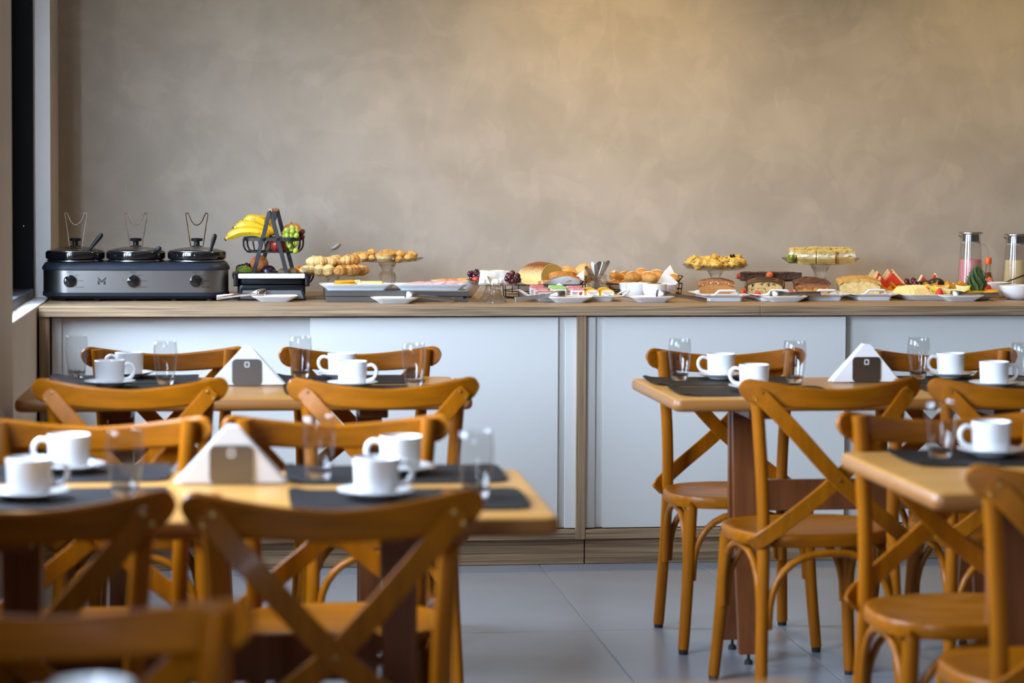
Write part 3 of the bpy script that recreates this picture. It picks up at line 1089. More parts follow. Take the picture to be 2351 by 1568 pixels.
# ------------------------------------------------------------------ sandwich grill
b0 = base(624, 690)
gr = thing('contact_grill', 'black sandwich grill with silver front bar, standing before the fruit basket', 'grill', (b0[0], b0[1] + .125, b0[2]))
gr.scale = (1, .8, 1)
obj('lower_body', G().loft([[(x, y, z) for x, y in rrect(w, .22, .02, 3)] for w, z in ((.24, .012), (.25, .018), (.252, .050), (.246, .056))]), black_plastic, gr)
fp = [(-.118, .006), (.118, .006), (.110, .038), (-.110, .038)]
obj('control_panel', G().loft([[(x, -.122 + .14 * z + dy, z) for x, z in fp] for dy in (0, .02)]), brushed, gr)
fr = obj('front_frame', G().ribbon([(-.110, -.116, .044), (-.124, -.122, .004)], .009, .012, (0, 1, 0)).ribbon([(.110, -.116, .044), (.124, -.122, .004)], .009, .012, (0, 1, 0))
         .box(-.128, .128, -.127, -.112, .0, .006, bev=.002).box(-.115, .115, -.122, -.108, .038, .046, bev=.002), black_plastic, gr)
for k, x in enumerate((.058, .083)):
    obj('switch', G().box(x - .008, x + .008, -.126, -.112, .011, .018, bev=.0015), mat('red_switch', (.35, .02, .02), .3) if k == 0 else black_plastic, gr, label='small red rocker switch' if k == 0 else 'small black rocker switch')
obj('upper_body', G().loft([[(x, y, (z if y < 0 else z - .012)) for x, y in rrect(w, .20, .02, 3)] for w, z in ((.244, .060), (.250, .064), (.240, .086), (.225, .090))]), black_plastic, gr)
obj('front_bar', G().box(-.1235, .1235, -.130, -.108, .0815, .0995, bev=.003), mat('silver_painted_bar', (.70, .70, .72), .35, coat=.2), gr)
for s in (-1, 1):
    obj('side_arm', G().loft([[(s * .132 + x, y - .02, z) for x, y in rrect(.017, .21 - k_, .006, 3)] for z, k_ in ((.052, .03), (.056, 0), (.094, 0), (.100, .02))]), black_plastic, gr)
    for y in (-.09, .08):
        obj('foot', G().lathe([(0, 0), (.011, 0), (.012, .012), (0, .012)], 12, c=(s * .105, y, 0)), rubber, gr)

# ------------------------------------------------------------------ two-tier fruit basket
FS = 2.0
BY = 680
b0 = base(628, BY)
FB = Vector(b0)
FR_ = R(-9)
fb = thing('fruit_basket_stand', 'black metal two-tier fruit basket with A-shaped frame', 'fruit basket', b0, FR_)
def lo(px, py, y):                      # local point of the basket from a photo point in a local depth
    p = Vector(((px - 628) * u(BY), y, (BY - py) * u(BY)))
    p.x += math.tan(-FR_) * 0
    return p
for y in (-.092, .092):
    for s in (-1, 1):
        obj('frame_leg', G().ribbon([(s * .086, y + s * .002, .002), (0, y + s * .002, .334)], .0155, .004, (0, 1, 0)), black_wire, fb)
    for x, z in ((0, .328), (-.0285, .222), (.0285, .222)):
        obj('rivet', G().ball((x, y + (-.005 if y < 0 else .005), z), .0048), black_wire, fb)
obj('top_bar', G().tube([(0, -.098, .331), (0, .098, .331)], .0075, 12), mat('pale_wood_dowel', (.55, .33, .20), .5), fb)
def basket(w, d, zt, zb, wb, nx, ny):
    up_, lo_ = rrect(w, d, .04, 5), rrect(wb, d * wb / w, .035, 5)
    n = len(up_)
    g = G()
    rings = [[(x * k, y * k, z) for x, y in up_] for k, z in ((1, zt - .007), (1, zt + .007), (.985, zt + .007), (.985, zt - .007), (1, zt - .007))]
    g.loft(rings, False, False)
    obj('basket_band', g, black_wire, fb)
    obj('floor_ring', G().tube([(x, y, zb) for x, y in lo_], .0036, 6, closed=True), black_wire, fb)
    def prof(a):
        # point pair on rim and floor at fraction a of the outline
        i = int(a * n) % n
        return Vector((*up_[i], zt)), Vector((*lo_[i], zb))
    for k in range(nx):
        x = -wb / 2 * .86 + wb * .86 * k / (nx - 1)
        yy, yb = d / 2 - .002, d * wb / w / 2
        xw = x * w / wb
        obj('wire', G().tube([(xw, -yy, zt), (x * 1.04, -yb - .004, zb + .012), (x, -yb + .004, zb), (x, yb - .004, zb), (x * 1.04, yb + .004, zb + .012), (xw, yy, zt)], .0014, 5), black_wire, fb)
    for s in (-1, 1):
        for y in (-d * .3, d * .3):
            obj('corner_wire', G().tube(smooth_path([(s * w / 2 * .99, y, zt), (s * (wb / 2 + .012), y * .95, zb + .02), (s * wb / 2 * .98, y * .92, zb), (s * wb / 2 * .8, y * .9, zb)], 3), .0034, 6), black_wire, fb)
basket(.218, .172, .222, .173, .190, 9, 4)
basket(.300, .176, .088, .052, .268, 11, 4)
MF = Matrix.Translation(FB) @ Matrix.Rotation(FR_, 4, 'Z')
def wl(p):
    return MF @ Vector(p)
def apple(label, lp, r, mt, rot=(0, 0, 0), group='apples in the fruit basket'):
    t = thing('apple', label, 'apple', wl(lp), rot, group)
    prof = []
    for k in range(15):
        a = math.pi * k / 14
        rr = r * math.sin(a) ** .9 * (1 + .06 * math.cos(a))
        z = -r * .92 * math.cos(a)
        if k > 10:
            z -= r * .20 * ((k - 10) / 4) ** 2
        if k < 3:
            z += r * .10 * ((3 - k) / 3) ** 2
        prof.append((rr, z))
    obj('flesh', G().lathe(prof, 28), mt, t, smooth=80)
    obj('stalk', G().tube([(0, 0, r * .70), (.001, 0, r * .85), (.003, .001, r * 1.0)], .0012, 6), mat('brown_stalk', (.08, .05, .02), .8), t)
red_apple = mat('red_apple_skin', (.42, .035, .025), .28, var=(40, .25, (1, 1, .3)), spots=((.50, .20, .05), 18, .60, .85))
gala = mat('red_yellow_apple_skin', (.60, .16, .07), .28, spots=((.62, .36, .05), 14, .45, .70), var=(60, .12))
mango_m = mat('orange_mango_skin', (.55, .20, .03), .35, var=(20, .2))
orange_m = mat('orange_peel', (.80, .25, .01), .4, bump=(300, .2))
apple('red apple behind the front frame in the upper basket', lo(640.5, 560, -.035), .0335, red_apple, (R(8), R(4), 0))
solo('mango', G().ball((0, 0, 0), (.032, .036, .033), .06, 1, 3, 3), mango_m, 'orange mango between the two apples in the upper basket', 'mango', wl(lo(660, 558, .028)), FR_, smooth=80)
apple('large red-yellow apple on top of the upper basket at right', lo(671, 531, -.002), .0365, gala, (R(14), R(-10), 0))
apple('red-yellow apple in the lower tier behind the left leg', lo(597, 606, -.010), .0355, gala, (R(35), R(38), 0))
solo('lime', G().ball((0, 0, 0), (.034, .031, .0285), .05, 1.5, 4, 3), mat('green_citrus_skin', (.20, .30, .02), .4, bump=(160, .3), var=(25, .3)), 'green dark-flecked lime at left of the lower tier', 'lime', wl(lo(566, 626, -.050)), 0, smooth=80)
solo('plum', G().ball((0, 0, 0), (.0315, .0300, .0295), .04, 1, 5, 3), mat('dark_plum_skin', (.022, .006, .018), .25, spots=((.16, .13, .20), 30, .58, .8)), 'dark purple plum in the middle of the lower tier', 'plum', wl(lo(620.5, 625, -.052)), 0, smooth=80)
for k, (px, lab) in enumerate(((655, 'brown kiwi fruit left of the right frame leg'), (675, 'brown kiwi fruit right of the right frame leg'))):
    solo('kiwi', G().ball((0, 0, 0), (.024, .027, .0235), .03, 1, 6 + k, 3), mat('kiwi_skin', (.17, .095, .035), .8, bump=(250, .4), var=(60, .2)), lab, 'kiwi', wl(lo(px, 628 - k, -.055 + .006 * k)), R(20 * k), 'kiwis in the lower tier', smooth=80)
for px, py, y, lab in ((603, 630, .035, 'orange mostly hidden behind plum and left leg'), (690, 629, .010, 'orange at the right end of the lower tier')):
    solo('orange', G().ball((0, 0, 0), .0340, .03, 1, px, 3), orange_m, lab, 'orange', wl(lo(px, py, y)), 0, 'oranges in the lower tier', smooth=80)

def bunch(name, label, cat, pts, r, mt, stalk_to, group=None, seed=0):
    """grapes at world points, one mesh shared; drawn together by a stalk"""
    c = sum((Vector(p) for p in pts), Vector()) / len(pts)
    t = thing(name, label, cat, c, 0, group)
    me = mesh('grape', G().ball((0, 0, 0), (r, r, r * 1.18), .04, 1.2, seed, 2), mt, 80)
    for k, p in enumerate(pts):
        rnd = random.Random(seed * 31 + k)
        put('grape', me, t, Vector(p) - c, (rnd.uniform(-.6, .6), rnd.uniform(-.6, .6), rnd.uniform(0, 3)))
    g = G()
    st = Vector(stalk_to) - c
    g.tube([Vector((0, .004, -.004)), st * .5, st], .0012, 5)
    for p in pts[::2]:
        g.tube([Vector((0, .004, -.002)), (Vector(p) - c) * .6], .0008, 4)
    obj('stalk', g, mat('grape_stalk', (.16, .12, .04), .7), t)
    return t
green_grape = mat('green_grape_skin', (.36, .46, .055), .18, sss=.25, coat=.2)
red_grape = mat('dark_red_grape_skin', (.075, .010, .016), .18, coat=.3, var=(60, .4))
black_grape = mat('purple_grape_skin', (.050, .008, .022), .2, coat=.3, var=(60, .4))
c4 = lambda v, w_: (520 + v / 8.255, 470 + w_ / 8.255)
gg = [(1190, 480, -.070), (1285, 430, -.062), (1295, 500, -.074), (1362, 495, -.060), (1195, 580, -.073), (1265, 592, -.066), (1368, 578, -.072), (1128, 605, -.062), (1128, 545, -.052),
      (1160, 655, -.060), (1225, 648, -.070), (1330, 650, -.062), (1235, 770, -.072), (1350, 722, -.068), (1270, 830, -.060), (1357, 862, -.080), (1205, 715, -.058)]
bunch('grape_bunch', 'bunch of green grapes over the right of the upper basket', 'grapes', [wl(lo(*c4(a, b_), y)) for a, b_, y in gg], .0105, green_grape, wl(lo(*c4(1260, 470), -.045)), 'grape bunches', 1)
bunch('grape_bunch', 'two dark red grapes past the right edge of the upper basket', 'grapes', [wl(lo(*c4(1456, 515), -.03)), wl(lo(*c4(1452, 612), -.03)), wl(lo(*c4(1400, 560), -.02))], .0100, red_grape, wl(lo(*c4(1380, 520), -.02)), 'grape bunches', 2)
bunch('grape_bunch', 'purple grapes left of the apple in the lower tier', 'grapes', [wl(lo(*c4(a, b_), y)) for a, b_, y in ((255, 1195, -.02), (300, 1190, .01), (395, 1160, -.02), (440, 1175, -.005), (330, 1230, .02), (235, 1240, -.005))], .0115, black_grape, wl(lo(*c4(350, 1220), .0)), 'grape bunches', 3)
# bananas
bn = thing('banana_bunch', 'bunch of ripe yellow bananas lying in the upper basket', 'bananas', wl((0, 0, 0)), FR_)
ban_y = mat('ripe_banana_peel', (.78, .47, .015), .42, spots=((.16, .07, .01), 28, .63, .72), var=(18, .1))
ban_tip = mat('banana_tip', (.12, .075, .02), .7)
BN = [((42, 652), (300, 520), (640, 520), (800, 640), -.066, .0190), ((152, 525), (330, 470), (600, 440), (800, 560), -.022, .0175), ((188, 450), (420, 385), (640, 430), (820, 590), -.050, .0190),
      ((235, 362), (480, 330), (660, 360), (840, 520), -.005, .0175), ((352, 312), (540, 285), (720, 350), (880, 560), -.035, .0190), ((560, 300), (690, 300), (800, 370), (905, 560), .010, .0175)]
for k, (a, b_, c_, d_, y, r) in enumerate(BN):
    P = [lo(*c4(*q), y + dy) for q, dy in ((a, -.004), (b_, -.006), (c_, 0), (d_, .012))]
    pts = smooth_path(P, 8)
    n = len(pts)
    rad = [r * min(1, .42 + 2.6 * min(i / (n - 1), 1.15 - i / (n - 1))) for i in range(n)]
    rad[0] = r * .34
    rad[1] = r * .36
    rad[2] = r * .40
    o = obj('banana', G().tube(pts, rad, 7), ban_y, bn, smooth=25)
    dvec = (pts[0] - pts[1]).normalized()
    obj('tip', G().tube([pts[0] - dvec * .002, pts[0] + dvec * .002, pts[0] + dvec * .005], [r * .36, r * .37, r * .28], 8), ban_tip, o)
P = lo(*c4(830, 640), 0)
obj('crown', G().tube([P, P + Vector((.006, 0, -.018)), P + Vector((-.010, -.01, -.045)), P + Vector((-.018, -.01, -.050))], [.016, .014, .009, .006], 8).rough(.003, 90), ban_tip, bn)

# ------------------------------------------------------------------ small plates and serving tongs along the front edge
def small_plate(px, by, lab):
    b = base(px, by)
    g = G().loft(trayrings([(.100, .066, .014, .002), (.106, .072, .016, 0), (.110, .076, .017, .002), (.150, .106, .026, .014), (.168, .122, .032, .0195), (.1695, .1235, .0325, .021),
                            (.168, .122, .032, .022), (.158, .112, .028, .0195), (.118, .080, .018, .0065), (.10, .066, .014, .0055)], 5))
    return solo('small_plate', g, melamine, lab, 'plate', (b[0], b[1] + .055, b[2]), 0, 'small white tong plates', smooth=60)
PL = [(631, 693, 'small white rectangular plate before the grill'), (907, 697.5, 'small white rectangular plate before the steel riser'), (1311, 696, 'small white rectangular plate before the jam tubs'),
      (1501, 695.5, 'small white rectangular plate before the white ramekins'), (1807, 695, 'small white rectangular plate before the marble cake'), (2214, 694, 'small white rectangular plate before the fruit platter')]
for px, by, lab in PL:
    small_plate(px, by, lab)
def tongs(hinge, head, lab, mt=steel):
    """hinge, head: world points of the two ends; the tool lies on edge"""
    a, b = Vector(hinge), Vector(head)
    ax = (b - a)
    L_ = ax.length
    ax.normalize()
    side = Vector((0, 0, 1)).cross(ax).normalized()
    upv = ax.cross(side)
    M = Matrix((( ax.x, side.x, upv.x, a.x), (ax.y, side.y, upv.y, a.y), (ax.z, side.z, upv.z, a.z), (0, 0, 0, 1)))
    t = thing('serving_tongs', lab, 'tongs', (0, 0, 0), 0, 'steel serving tongs')
    t.matrix_world = M
    for s in (-1, 1):
        pts, wd = [], []
        for f, off, w_ in ((0, .004, .017), (.12, .006, .016), (.4, .010, .0125), (.66, .015, .011), (.72, .017, .013), (.78, .022, .022), (.85, .024, .030), (.93, .021, .032), (.985, .014, .031), (1, .010, .028)):
            pts.append((f * L_, s * off, .003 * math.sin(f * 3)))
            wd.append(w_)
        g = G()
        rings = []
        for (x, y, z), w_ in zip(pts, wd):
            cv = .006 * max(0, (w_ - .013) / .018)
            rings.append([(x, y + s * (-.0007), z - w_ / 2), (x, y + s * (cv - .0007), z), (x, y + s * (-.0007), z + w_ / 2), (x, y + s * .0007, z + w_ / 2), (x, y + s * (cv + .0007), z), (x, y + s * .0007, z - w_ / 2)])
        obj('arm', G().loft(rings), mt, t, smooth=50)
    obj('hinge_bend', G().lathe([(.0042, -.009), (.0048, -.009), (.0048, .009), (.0042, .009)], 12, c=(0, 0, 0)), mt, t)
    return t
def tp(px, py, by, z=None):
    p = at(px, py, by)
    return p
TG = [((499, 683), (611, 673.5), 691, 'clear-shining serving tongs left of the grill, head on the plate'), ((1040, 690), (930, 679), 696.3, 'serving tongs before the steel riser, hinge to the right'),
      ((1184, 688), (1298, 677), 695, 'serving tongs before the jam tubs, hinge by the cheese stand'), ((1620, 689), (1508, 675), 694.5, 'serving tongs before the ramekins, hinge to the right'),
      ((1882, 674), (1770, 678), 694, 'serving tongs before the marble cake, hinge raised at right'), ((2291, 677), (2184, 677.5), 692.5, 'serving tongs before the fruit platter, lying level')]
for (a, b_, by, lab) in TG:
    tongs(tp(*a, by), tp(*b_, by), lab, steel if TG[0][3] != lab else chrome)

# ------------------------------------------------------------------ food materials
FS = 3.6
crust = mat('golden_pastry_crust', (.66, .34, .10), .45, var=(30, .30), bump=(70, .4), spots=((.42, .16, .035), 22, .52, .72))
crust_pale = mat('pale_pastry', (.76, .50, .20), .45, var=(30, .18), bump=(70, .3), spots=((.60, .30, .08), 20, .55, .75))
bun = mat('cheese_bun_crust', (.70, .36, .08), .5, var=(30, .15), bump=(120, .3))
muf_side = mat('pale_muffin_side', (.72, .50, .19), .7, bump=(150, .4), var=(60, .1))
muf_top = mat('browned_muffin_top', (.68, .37, .10), .5, spots=((.40, .15, .03), 30, .50, .66), bump=(80, .5))
roll_m = mat('bread_roll_crust', (.72, .38, .10), .5, zgrad=((.50, .19, .03), -.004, .016), var=(25, .22), bump=(90, .25))
roll_in = mat('bread_roll_score', (.90, .68, .38), .7, bump=(120, .3))
loaf_m = mat('brioche_crust', (.80, .54, .22), .42, zgrad=((.20, .055, .012), .062, .098), coat=.25, var=(20, .12), bump=(50, .15))
crumb = mat('yellow_bread_crumb', (.66, .46, .13), .85, var=(180, .28), bump=(260, .9))
white_crumb = mat('white_bread_crumb', (.78, .66, .46), .85, var=(160, .15), bump=(240, .6))
slice_crust = mat('brioche_slice_crust', (.46, .17, .025), .4, var=(30, .25), coat=.2)
swirl = mat('swirl_bread_crust', (.72, .42, .14), .5, var=(50, .3, (.3, .3, 3)), bump=(60, .5, (.3, .3, 3)))
cheddar = mat('orange_cheese', (.85, .38, .015), .4, sss=.1)
pale_cheese = mat('pale_yellow_cheese', (.80, .68, .30), .45, sss=.1, var=(40, .06))
ham_m = mat('cooked_ham', (.66, .33, .30), .42, sss=.15, var=(60, .14), spots=((.76, .52, .48), 70, .55, .7))
ham_e = mat('ham_fold_edges', (.74, .44, .40), .45, var=(60, .12))
fresh_cheese = mat('white_fresh_cheese', (.84, .78, .66), .55, sss=.15, var=(50, .05), bump=(120, .35))
choc = mat('chocolate_sponge', (.20, .10, .06), .8, var=(160, .5), bump=(220, 1.0))
choc_top = mat('chocolate_icing', (.075, .034, .021), .4, bump=(120, .8))
cream = mat('whipped_cream', (.86, .80, .66), .5, bump=(90, .4))
crumble = mat('golden_crumble', (.84, .60, .19), .75, var=(90, .2), bump=(200, .9))
sponge = mat('yellow_sponge', (.76, .55, .18), .85, var=(140, .25), bump=(220, .8))
corn_cake = mat('brown_cake_side', (.48, .21, .055), .75, var=(80, .25), bump=(180, .6))
corn_top = mat('cinnamon_cake_top', (.36, .13, .03), .7, spots=((.80, .70, .58), 45, .55, .66), bump=(120, .8))
marble = mat('marble_cake_side', (.60, .40, .15), .8, spots=((.16, .08, .035), 26, .50, .64), bump=(180, .5))
marble_top = mat('orange_cake_crust', (.55, .25, .05), .6, var=(60, .2), bump=(100, .5))
ganache = mat('chocolate_glaze', (.055, .022, .012), .3, coat=.3)
caramel = mat('caramel_cake_side', (.30, .10, .02), .5, zgrad=((.10, .028, .010), .028, .045), coat=.25, var=(40, .4, (1, 1, .2)), bump=(90, .5))
caramel_in = mat('caramel_cake_crumb', (.58, .28, .07), .8, zgrad=((.22, .07, .02), .025, .045), bump=(200, .8))
apple_cake = mat('apple_cake_side', (.72, .52, .22), .7, var=(22, .22), bump=(150, .5))
apple_top = mat('streusel_top', (.72, .42, .12), .8, spots=((.50, .22, .05), 30, .55, .7), bump=(160, .9))
berry = mat('strawberry_skin', (.62, .035, .020), .3, coat=.3, spots=((.75, .45, .12), 240, .66, .72), bump=(240, .3))
berry_cut = mat('strawberry_flesh', (.80, .16, .05), .35, coat=.2, var=(40, .3))
leaf = mat('green_leaf', (.10, .20, .03), .5, var=(30, .3))
melon_red = mat('watermelon_flesh', (.70, .065, .035), .35, var=(60, .18), sss=.1)
melon_rind = mat('watermelon_white_rind', (.80, .62, .34), .5, var=(40, .1))
papaya = mat('papaya_flesh', (.82, .28, .02), .38, var=(40, .15), sss=.1)
papaya_skin = mat('papaya_skin', (.55, .28, .03), .5, var=(20, .25))
honeydew = mat('yellow_melon_flesh', (.82, .74, .38), .35, sss=.1, var=(30, .06))
melon_skin = mat('yellow_melon_skin', (.80, .60, .03), .35)
pine = mat('pineapple_flesh', (.82, .68, .30), .45, var=(70, .12, (1, 1, .3)), bump=(120, .5), sss=.1)
pine_leaf = mat('pineapple_leaf', (.10, .17, .065), .55, var=(40, .35), bump=(100, .1))
mango_f = mat('mango_flesh', (.86, .42, .01), .35, sss=.1)
kiwi_f = mat('kiwi_flesh', (.32, .42, .04), .4, var=(60, .2))
jam_m = mat('brown_milk_caramel', (.32, .13, .045), .25, coat=.3)

def crumbs(g, n, w_, d, z0, z1, r0, r1, seed, front=False):
    rnd = random.Random(seed)
    for k in range(n):
        x = rnd.uniform(-w_ / 2, w_ / 2)
        y = -d / 2 if front and k % 2 else rnd.uniform(-d / 2, d / 2)
        z = rnd.uniform(z0, z1) if front and k % 2 else z1
        r = rnd.uniform(r0, r1)
        g.ball((x, y, z), (r, r * .9, r * .75), .3, 2, seed + k, 1)
    return g
def lumpy(g, amp, freq, seed):
    return g.rough(amp, freq, seed)

def glass_stand(name, label, px, by, zr, Rr, rf, well=.012, stem=None, flutes=0, mt=None, scal=0):
    """footed cake stand: one pressed-glass plate and one pedestal; returns (thing, world xy, height of the plate's floor)"""
    b = base(px, by)
    t = thing(name, label, 'cake stand', b, 0, 'glass cake stands')
    mt = mt or pressed_glass
    h = zr - well
    pr = stem or [(rf, 0), (rf * .97, .005), (rf * .6, .014), (rf * .36, .032), (rf * .33, h * .72), (rf * .55, h - .006), (rf * .6, h - .0012)]
    fl = (lambda a, i: .045 * math.cos(a * flutes)) if flutes else None
    obj('pedestal', G().lathe([(rf * .2, .004)] + [(rf * .9, .001)] + pr, 64 if flutes else 40, flute=fl), mt, t, smooth=60)
    def sc_(a, i):
        return scal * math.cos(a * 26) * (1 if 4 <= i <= 7 else 0) if scal else 0
    prof = [(0, h - .001), (rf * .62, h - .001), (Rr * .55, h - .0005), (Rr * .86, h + well * .30), (Rr * .97, h + well * .85), (Rr, h + well), (Rr * .995, h + well + .0025), (Rr * .96, h + well + .001),
            (Rr * .84, h + well * .45 + .002), (Rr * .55, h + .0040), (0, h + .0035)]
    obj('plate', G().lathe(prof, 104 if scal else 56, flute=sc_ if scal else None), thin_plate if mt is pressed_glass else mt, t, smooth=50)
    return t, b, CT + h + .0042

# ------------------------------------------------------------------ croissants
def croissant_mesh(seed, L_=.085, r=.022, bend=.8):
    rnd = random.Random(seed)
    n = 44
    pts, rad = [], []
    for k in range(n):
        f = k / (n - 1) * 2 - 1
        a = f * bend
        pts.append((math.sin(a) * L_ / bend / 2, -(math.cos(a) - math.cos(bend)) * L_ / bend / 2 * .9, r * .92))
        e = 1 - abs(f)
        ridge = ((f + 1) * 2.6 if f < 0 else (1 - f) * 2.6) % 1.0
        rad.append(r * (.36 + .64 * min(1, e * 1.7) ** .8) * (.92 + .11 * ridge))
    rad[0] *= .5
    rad[-1] *= .5
    g = G().tube(pts, rad, 14, flat=.94)
    return g.rough(.0022, 45, seed)
def pastry(lab, px, py, by, seed, rz, mt, L_=.085, r=.021, tilt=0):
    p = at(px, py, by)
    g = croissant_mesh(seed, L_, r)
    g.v = [(x, y, z - r * .92) for x, y, z in g.v]
    return solo('croissant', g, mt, lab, 'croissant', p, (tilt, 0, rz), 'croissants on the glass stand', smooth=70)
glass_stand('cake_stand', 'shallow clear glass cake stand piled with croissants', 764, 683.5, .1165, .132, .064, .022)
CR = [(712, 619, 683, 10, crust_pale, 0, 'bottom row, far left end'), (729, 621, 686, 75, crust_pale, 1, 'bottom row, curled one second from left'), (748, 621, 687, 100, crust_pale, 0, 'bottom row, curled one third from left'),
      (777, 621, 687, 60, crust, 1, 'bottom row, browned one left of centre'), (802, 621, 686, 35, crust, 0, 'bottom row, pale-ridged one right of centre'), (826, 620, 683, -20, crust, 1, 'bottom row, browned far right end'),
      (792, 617, 680, 5, crust, 0, 'hidden at the back of the bottom row'),
      (727, 600, 683, 4, crust_pale, 1, 'top row, long pale one at left'), (752, 602, 682, -30, crust_pale, 0, 'top row, pale one behind the long one'), (764, 597, 679, 60, crust_pale, 1, 'top row, smooth round one at the peak'),
      (783, 604, 680, 20, crust, 0, 'top row, low browned one'), (802, 596, 683, 25, crust, 1, 'top row, browned one at right')]
for k, (px, py, by, rz, mt, _, lab) in enumerate(CR):
    pastry('croissant in the pile on the glass stand, ' + lab, px, py, 683 + (by - 683) * .7, k, R(rz), mt, .084 if 'curled' not in lab else .066, .0235 if k % 3 else .0215)

# ------------------------------------------------------------------ muffins and cheese buns
hm = .1465
glass_stand('cake_stand', 'tall scalloped glass cake stand with muffins and cheese buns', 889, 678.5, hm, .137, .062, .016,
            stem=[(.062, 0), (.060, .005), (.035, .014), (.017, .028), (.016, .034), (.029, .052), (.0335, .068), (.031, .084), (.020, .096), (.0215, .104), (.031, .118), (.035, .1290)], flutes=12, scal=.03)
def muffin(lab, px, by, py_top, w_):
    """w_: width over the top in photo px; sits on the plate of the stand"""
    by = 678.5 + (by - 679) * .5
    p = at(px, py_top, by)
    z0 = CT + hm - .016 + .0042
    h = p.z - z0
    r = w_ * u(by) / 2
    t = thing('muffin', lab, 'muffin', (p.x, p.y, z0), 0, 'muffins on the scalloped stand')
    hs = h * .62
    obj('cup', G().lathe([(0, 0), (r * .74, 0), (r * .78, .002), (r * .97, hs), (0, hs)], 36, flute=lambda a, i: .008 * math.cos(a * 22)), muf_side, t, smooth=60)
    g = G().lathe([(r * .9, hs - .001), (r * 1.02, hs), (r * 1.03, hs + .004), (r * .85, hs + (h - hs) * .5), (r * .5, hs + (h - hs) * .85), (r * .2, h), (0, h)], 36).rough(.0035, 70, px)
    obj('top_crust', g, muf_top, t, smooth=60)
muffin('large muffin at the front centre of the scalloped stand', 885.5, 683, 577.5, 48)
muffin('muffin at the left of the scalloped stand', 833, 679, 577, 50)
muffin('muffin behind the front one, only its brown top showing', 892, 675, 572, 46)
muffin('muffin at the right end of the scalloped stand', 943, 678, 577, 34)
for k, (px, py, by, rp, lab) in enumerate(((853, 580, 676, 10, 'behind the left muffin, highest'), (834, 591, 684, 12, 'reddish one at front left'), (853, 593, 684, 9, 'small one left of the front muffin'),
                                           (918.5, 584, 680, 10.5, 'high one right of the front muffin'), (915, 595, 685, 9.5, 'low one right of the front muffin'), (937, 592, 684, 9.5, 'front right, before the right muffin'), (905, 594, 680, 9, 'mostly hidden between muffins'))):
    by = 678.3 + (by - 679) * .40
    r = rp * u(by)
    solo('cheese_bun', G().ball((0, 0, 0), (r, r, r * .92), .10, 1.6, k, 3), bun, 'small round cheese bun on the scalloped stand, ' + lab, 'bun', at(px, py, by), 0, 'cheese buns on the scalloped stand', smooth=80)

# ------------------------------------------------------------------ steel riser with cheese and ham
b0, b1 = base(749, 693.5), base(1076, 693.5)
W_ = b1[0] - b0[0]
rs = thing('steel_riser', 'long stainless steel riser box under the cheese and ham trays', 'riser', ((b0[0] + b1[0]) / 2, b0[1] + .12, b0[2]))
obj('lower_box', G().box(-W_ / 2, W_ / 2 - .002, -.116, .116, 0, .021, bev=.001), dull_steel, rs)
obj('upper_box', G().box(-W_ / 2 - .002, W_ / 2, -.12, .12, .0215, .0415, bev=.001), dull_steel, rs)
obj('clip', G().box(W_ / 2 - .02, W_ / 2 - .008, -.118, -.115, .012, .020), black_plastic, rs)
RT = CT + .0420
def flared_tray(lab, px0, px1, by, z, d=.16, group=None):
    p0, p1 = at(px0, by - 30, by), at(px1, by - 30, by)
    w_ = p1.x - p0.x
    t = solo('serving_tray', G().loft(trayrings([(w_ * .78, d * .70, .014, .002), (w_ * .79, d * .72, .016, 0), (w_ * .80, d * .73, .016, .002), (w_ * .90, d * .86, .02, .012), (w_ * .995, d * .995, .03, .0205), (w_, d, .03, .0218),
                                                  (w_ * .992, d * .985, .03, .0222), (w_ * .90, d * .83, .02, .014), (w_ * .80, d * .70, .016, .006), (w_ * .7, d * .6, .014, .0055)], 6)),
             melamine, lab, 'tray', ((p0.x + p1.x) / 2, row(by) + d / 2, z), 0, 'white flared serving trays', smooth=60)
    return t, w_, d
tr, w_, d_ = flared_tray('white flared tray of orange and pale sliced cheese on the steel riser', 735, 905, 692.5, RT)
c0 = tr.location.copy()
for k in range(5):
    g = G().loft([[(x, y, z + .012 * max(0, (y - .0)) ** 1 * 4 * (k > 2)) for x, y in rrect(.082 - .004 * k, .082, .004, 2)] for z in (0, .0026)])
    g.v = [(x, y, z + .010 * max(0, -x - .025) * 4 + (.10 * max(0, x - .012) if k == 4 else 0)) for x, y, z in g.v]
    solo('cheese_slice', g, cheddar, f'orange cheese slice, {ordinal(4 - k)} from the top of the stack', 'cheese slice', (c0.x - .050 + .003 * k, c0.y - .004 + .004 * k, c0.z + .012 + .0038 * k), R(-6 + 4 * k), 'orange cheese slices', smooth=30)
for k in range(6):
    g = G().loft([[(x, y, z) for x, y in rrect(.100, .080, .004, 2)] for z in (0, .0026)])
    solo('cheese_slice', g, pale_cheese, f'pale yellow cheese slice, {ordinal(5 - k)} from the top of the stack', 'cheese slice', (c0.x + .058 - .002 * k, c0.y + .003 * k, c0.z + .012 + .0030 * k), R(2 - 1.5 * k), 'pale cheese slices', smooth=30)
g = G()
for k in range(26):
    rnd = random.Random(k)
    g.ball((rnd.uniform(-.010, .010), rnd.uniform(-.03, .03), rnd.uniform(0, .009)), rnd.uniform(.003, .006), .4, 2, k, 1)
o = solo('cheese_crumbs', g, pale_cheese, 'crumbly pale cheese between the orange and pale slices', 'cheese', (c0.x + .004, c0.y, c0.z + .0235), 0)
o['kind'] = 'stuff'
tr, w_, d_ = flared_tray('white flared tray of folded ham on the steel riser', 904, 1077, 692.5, RT)
c0 = tr.location.copy()
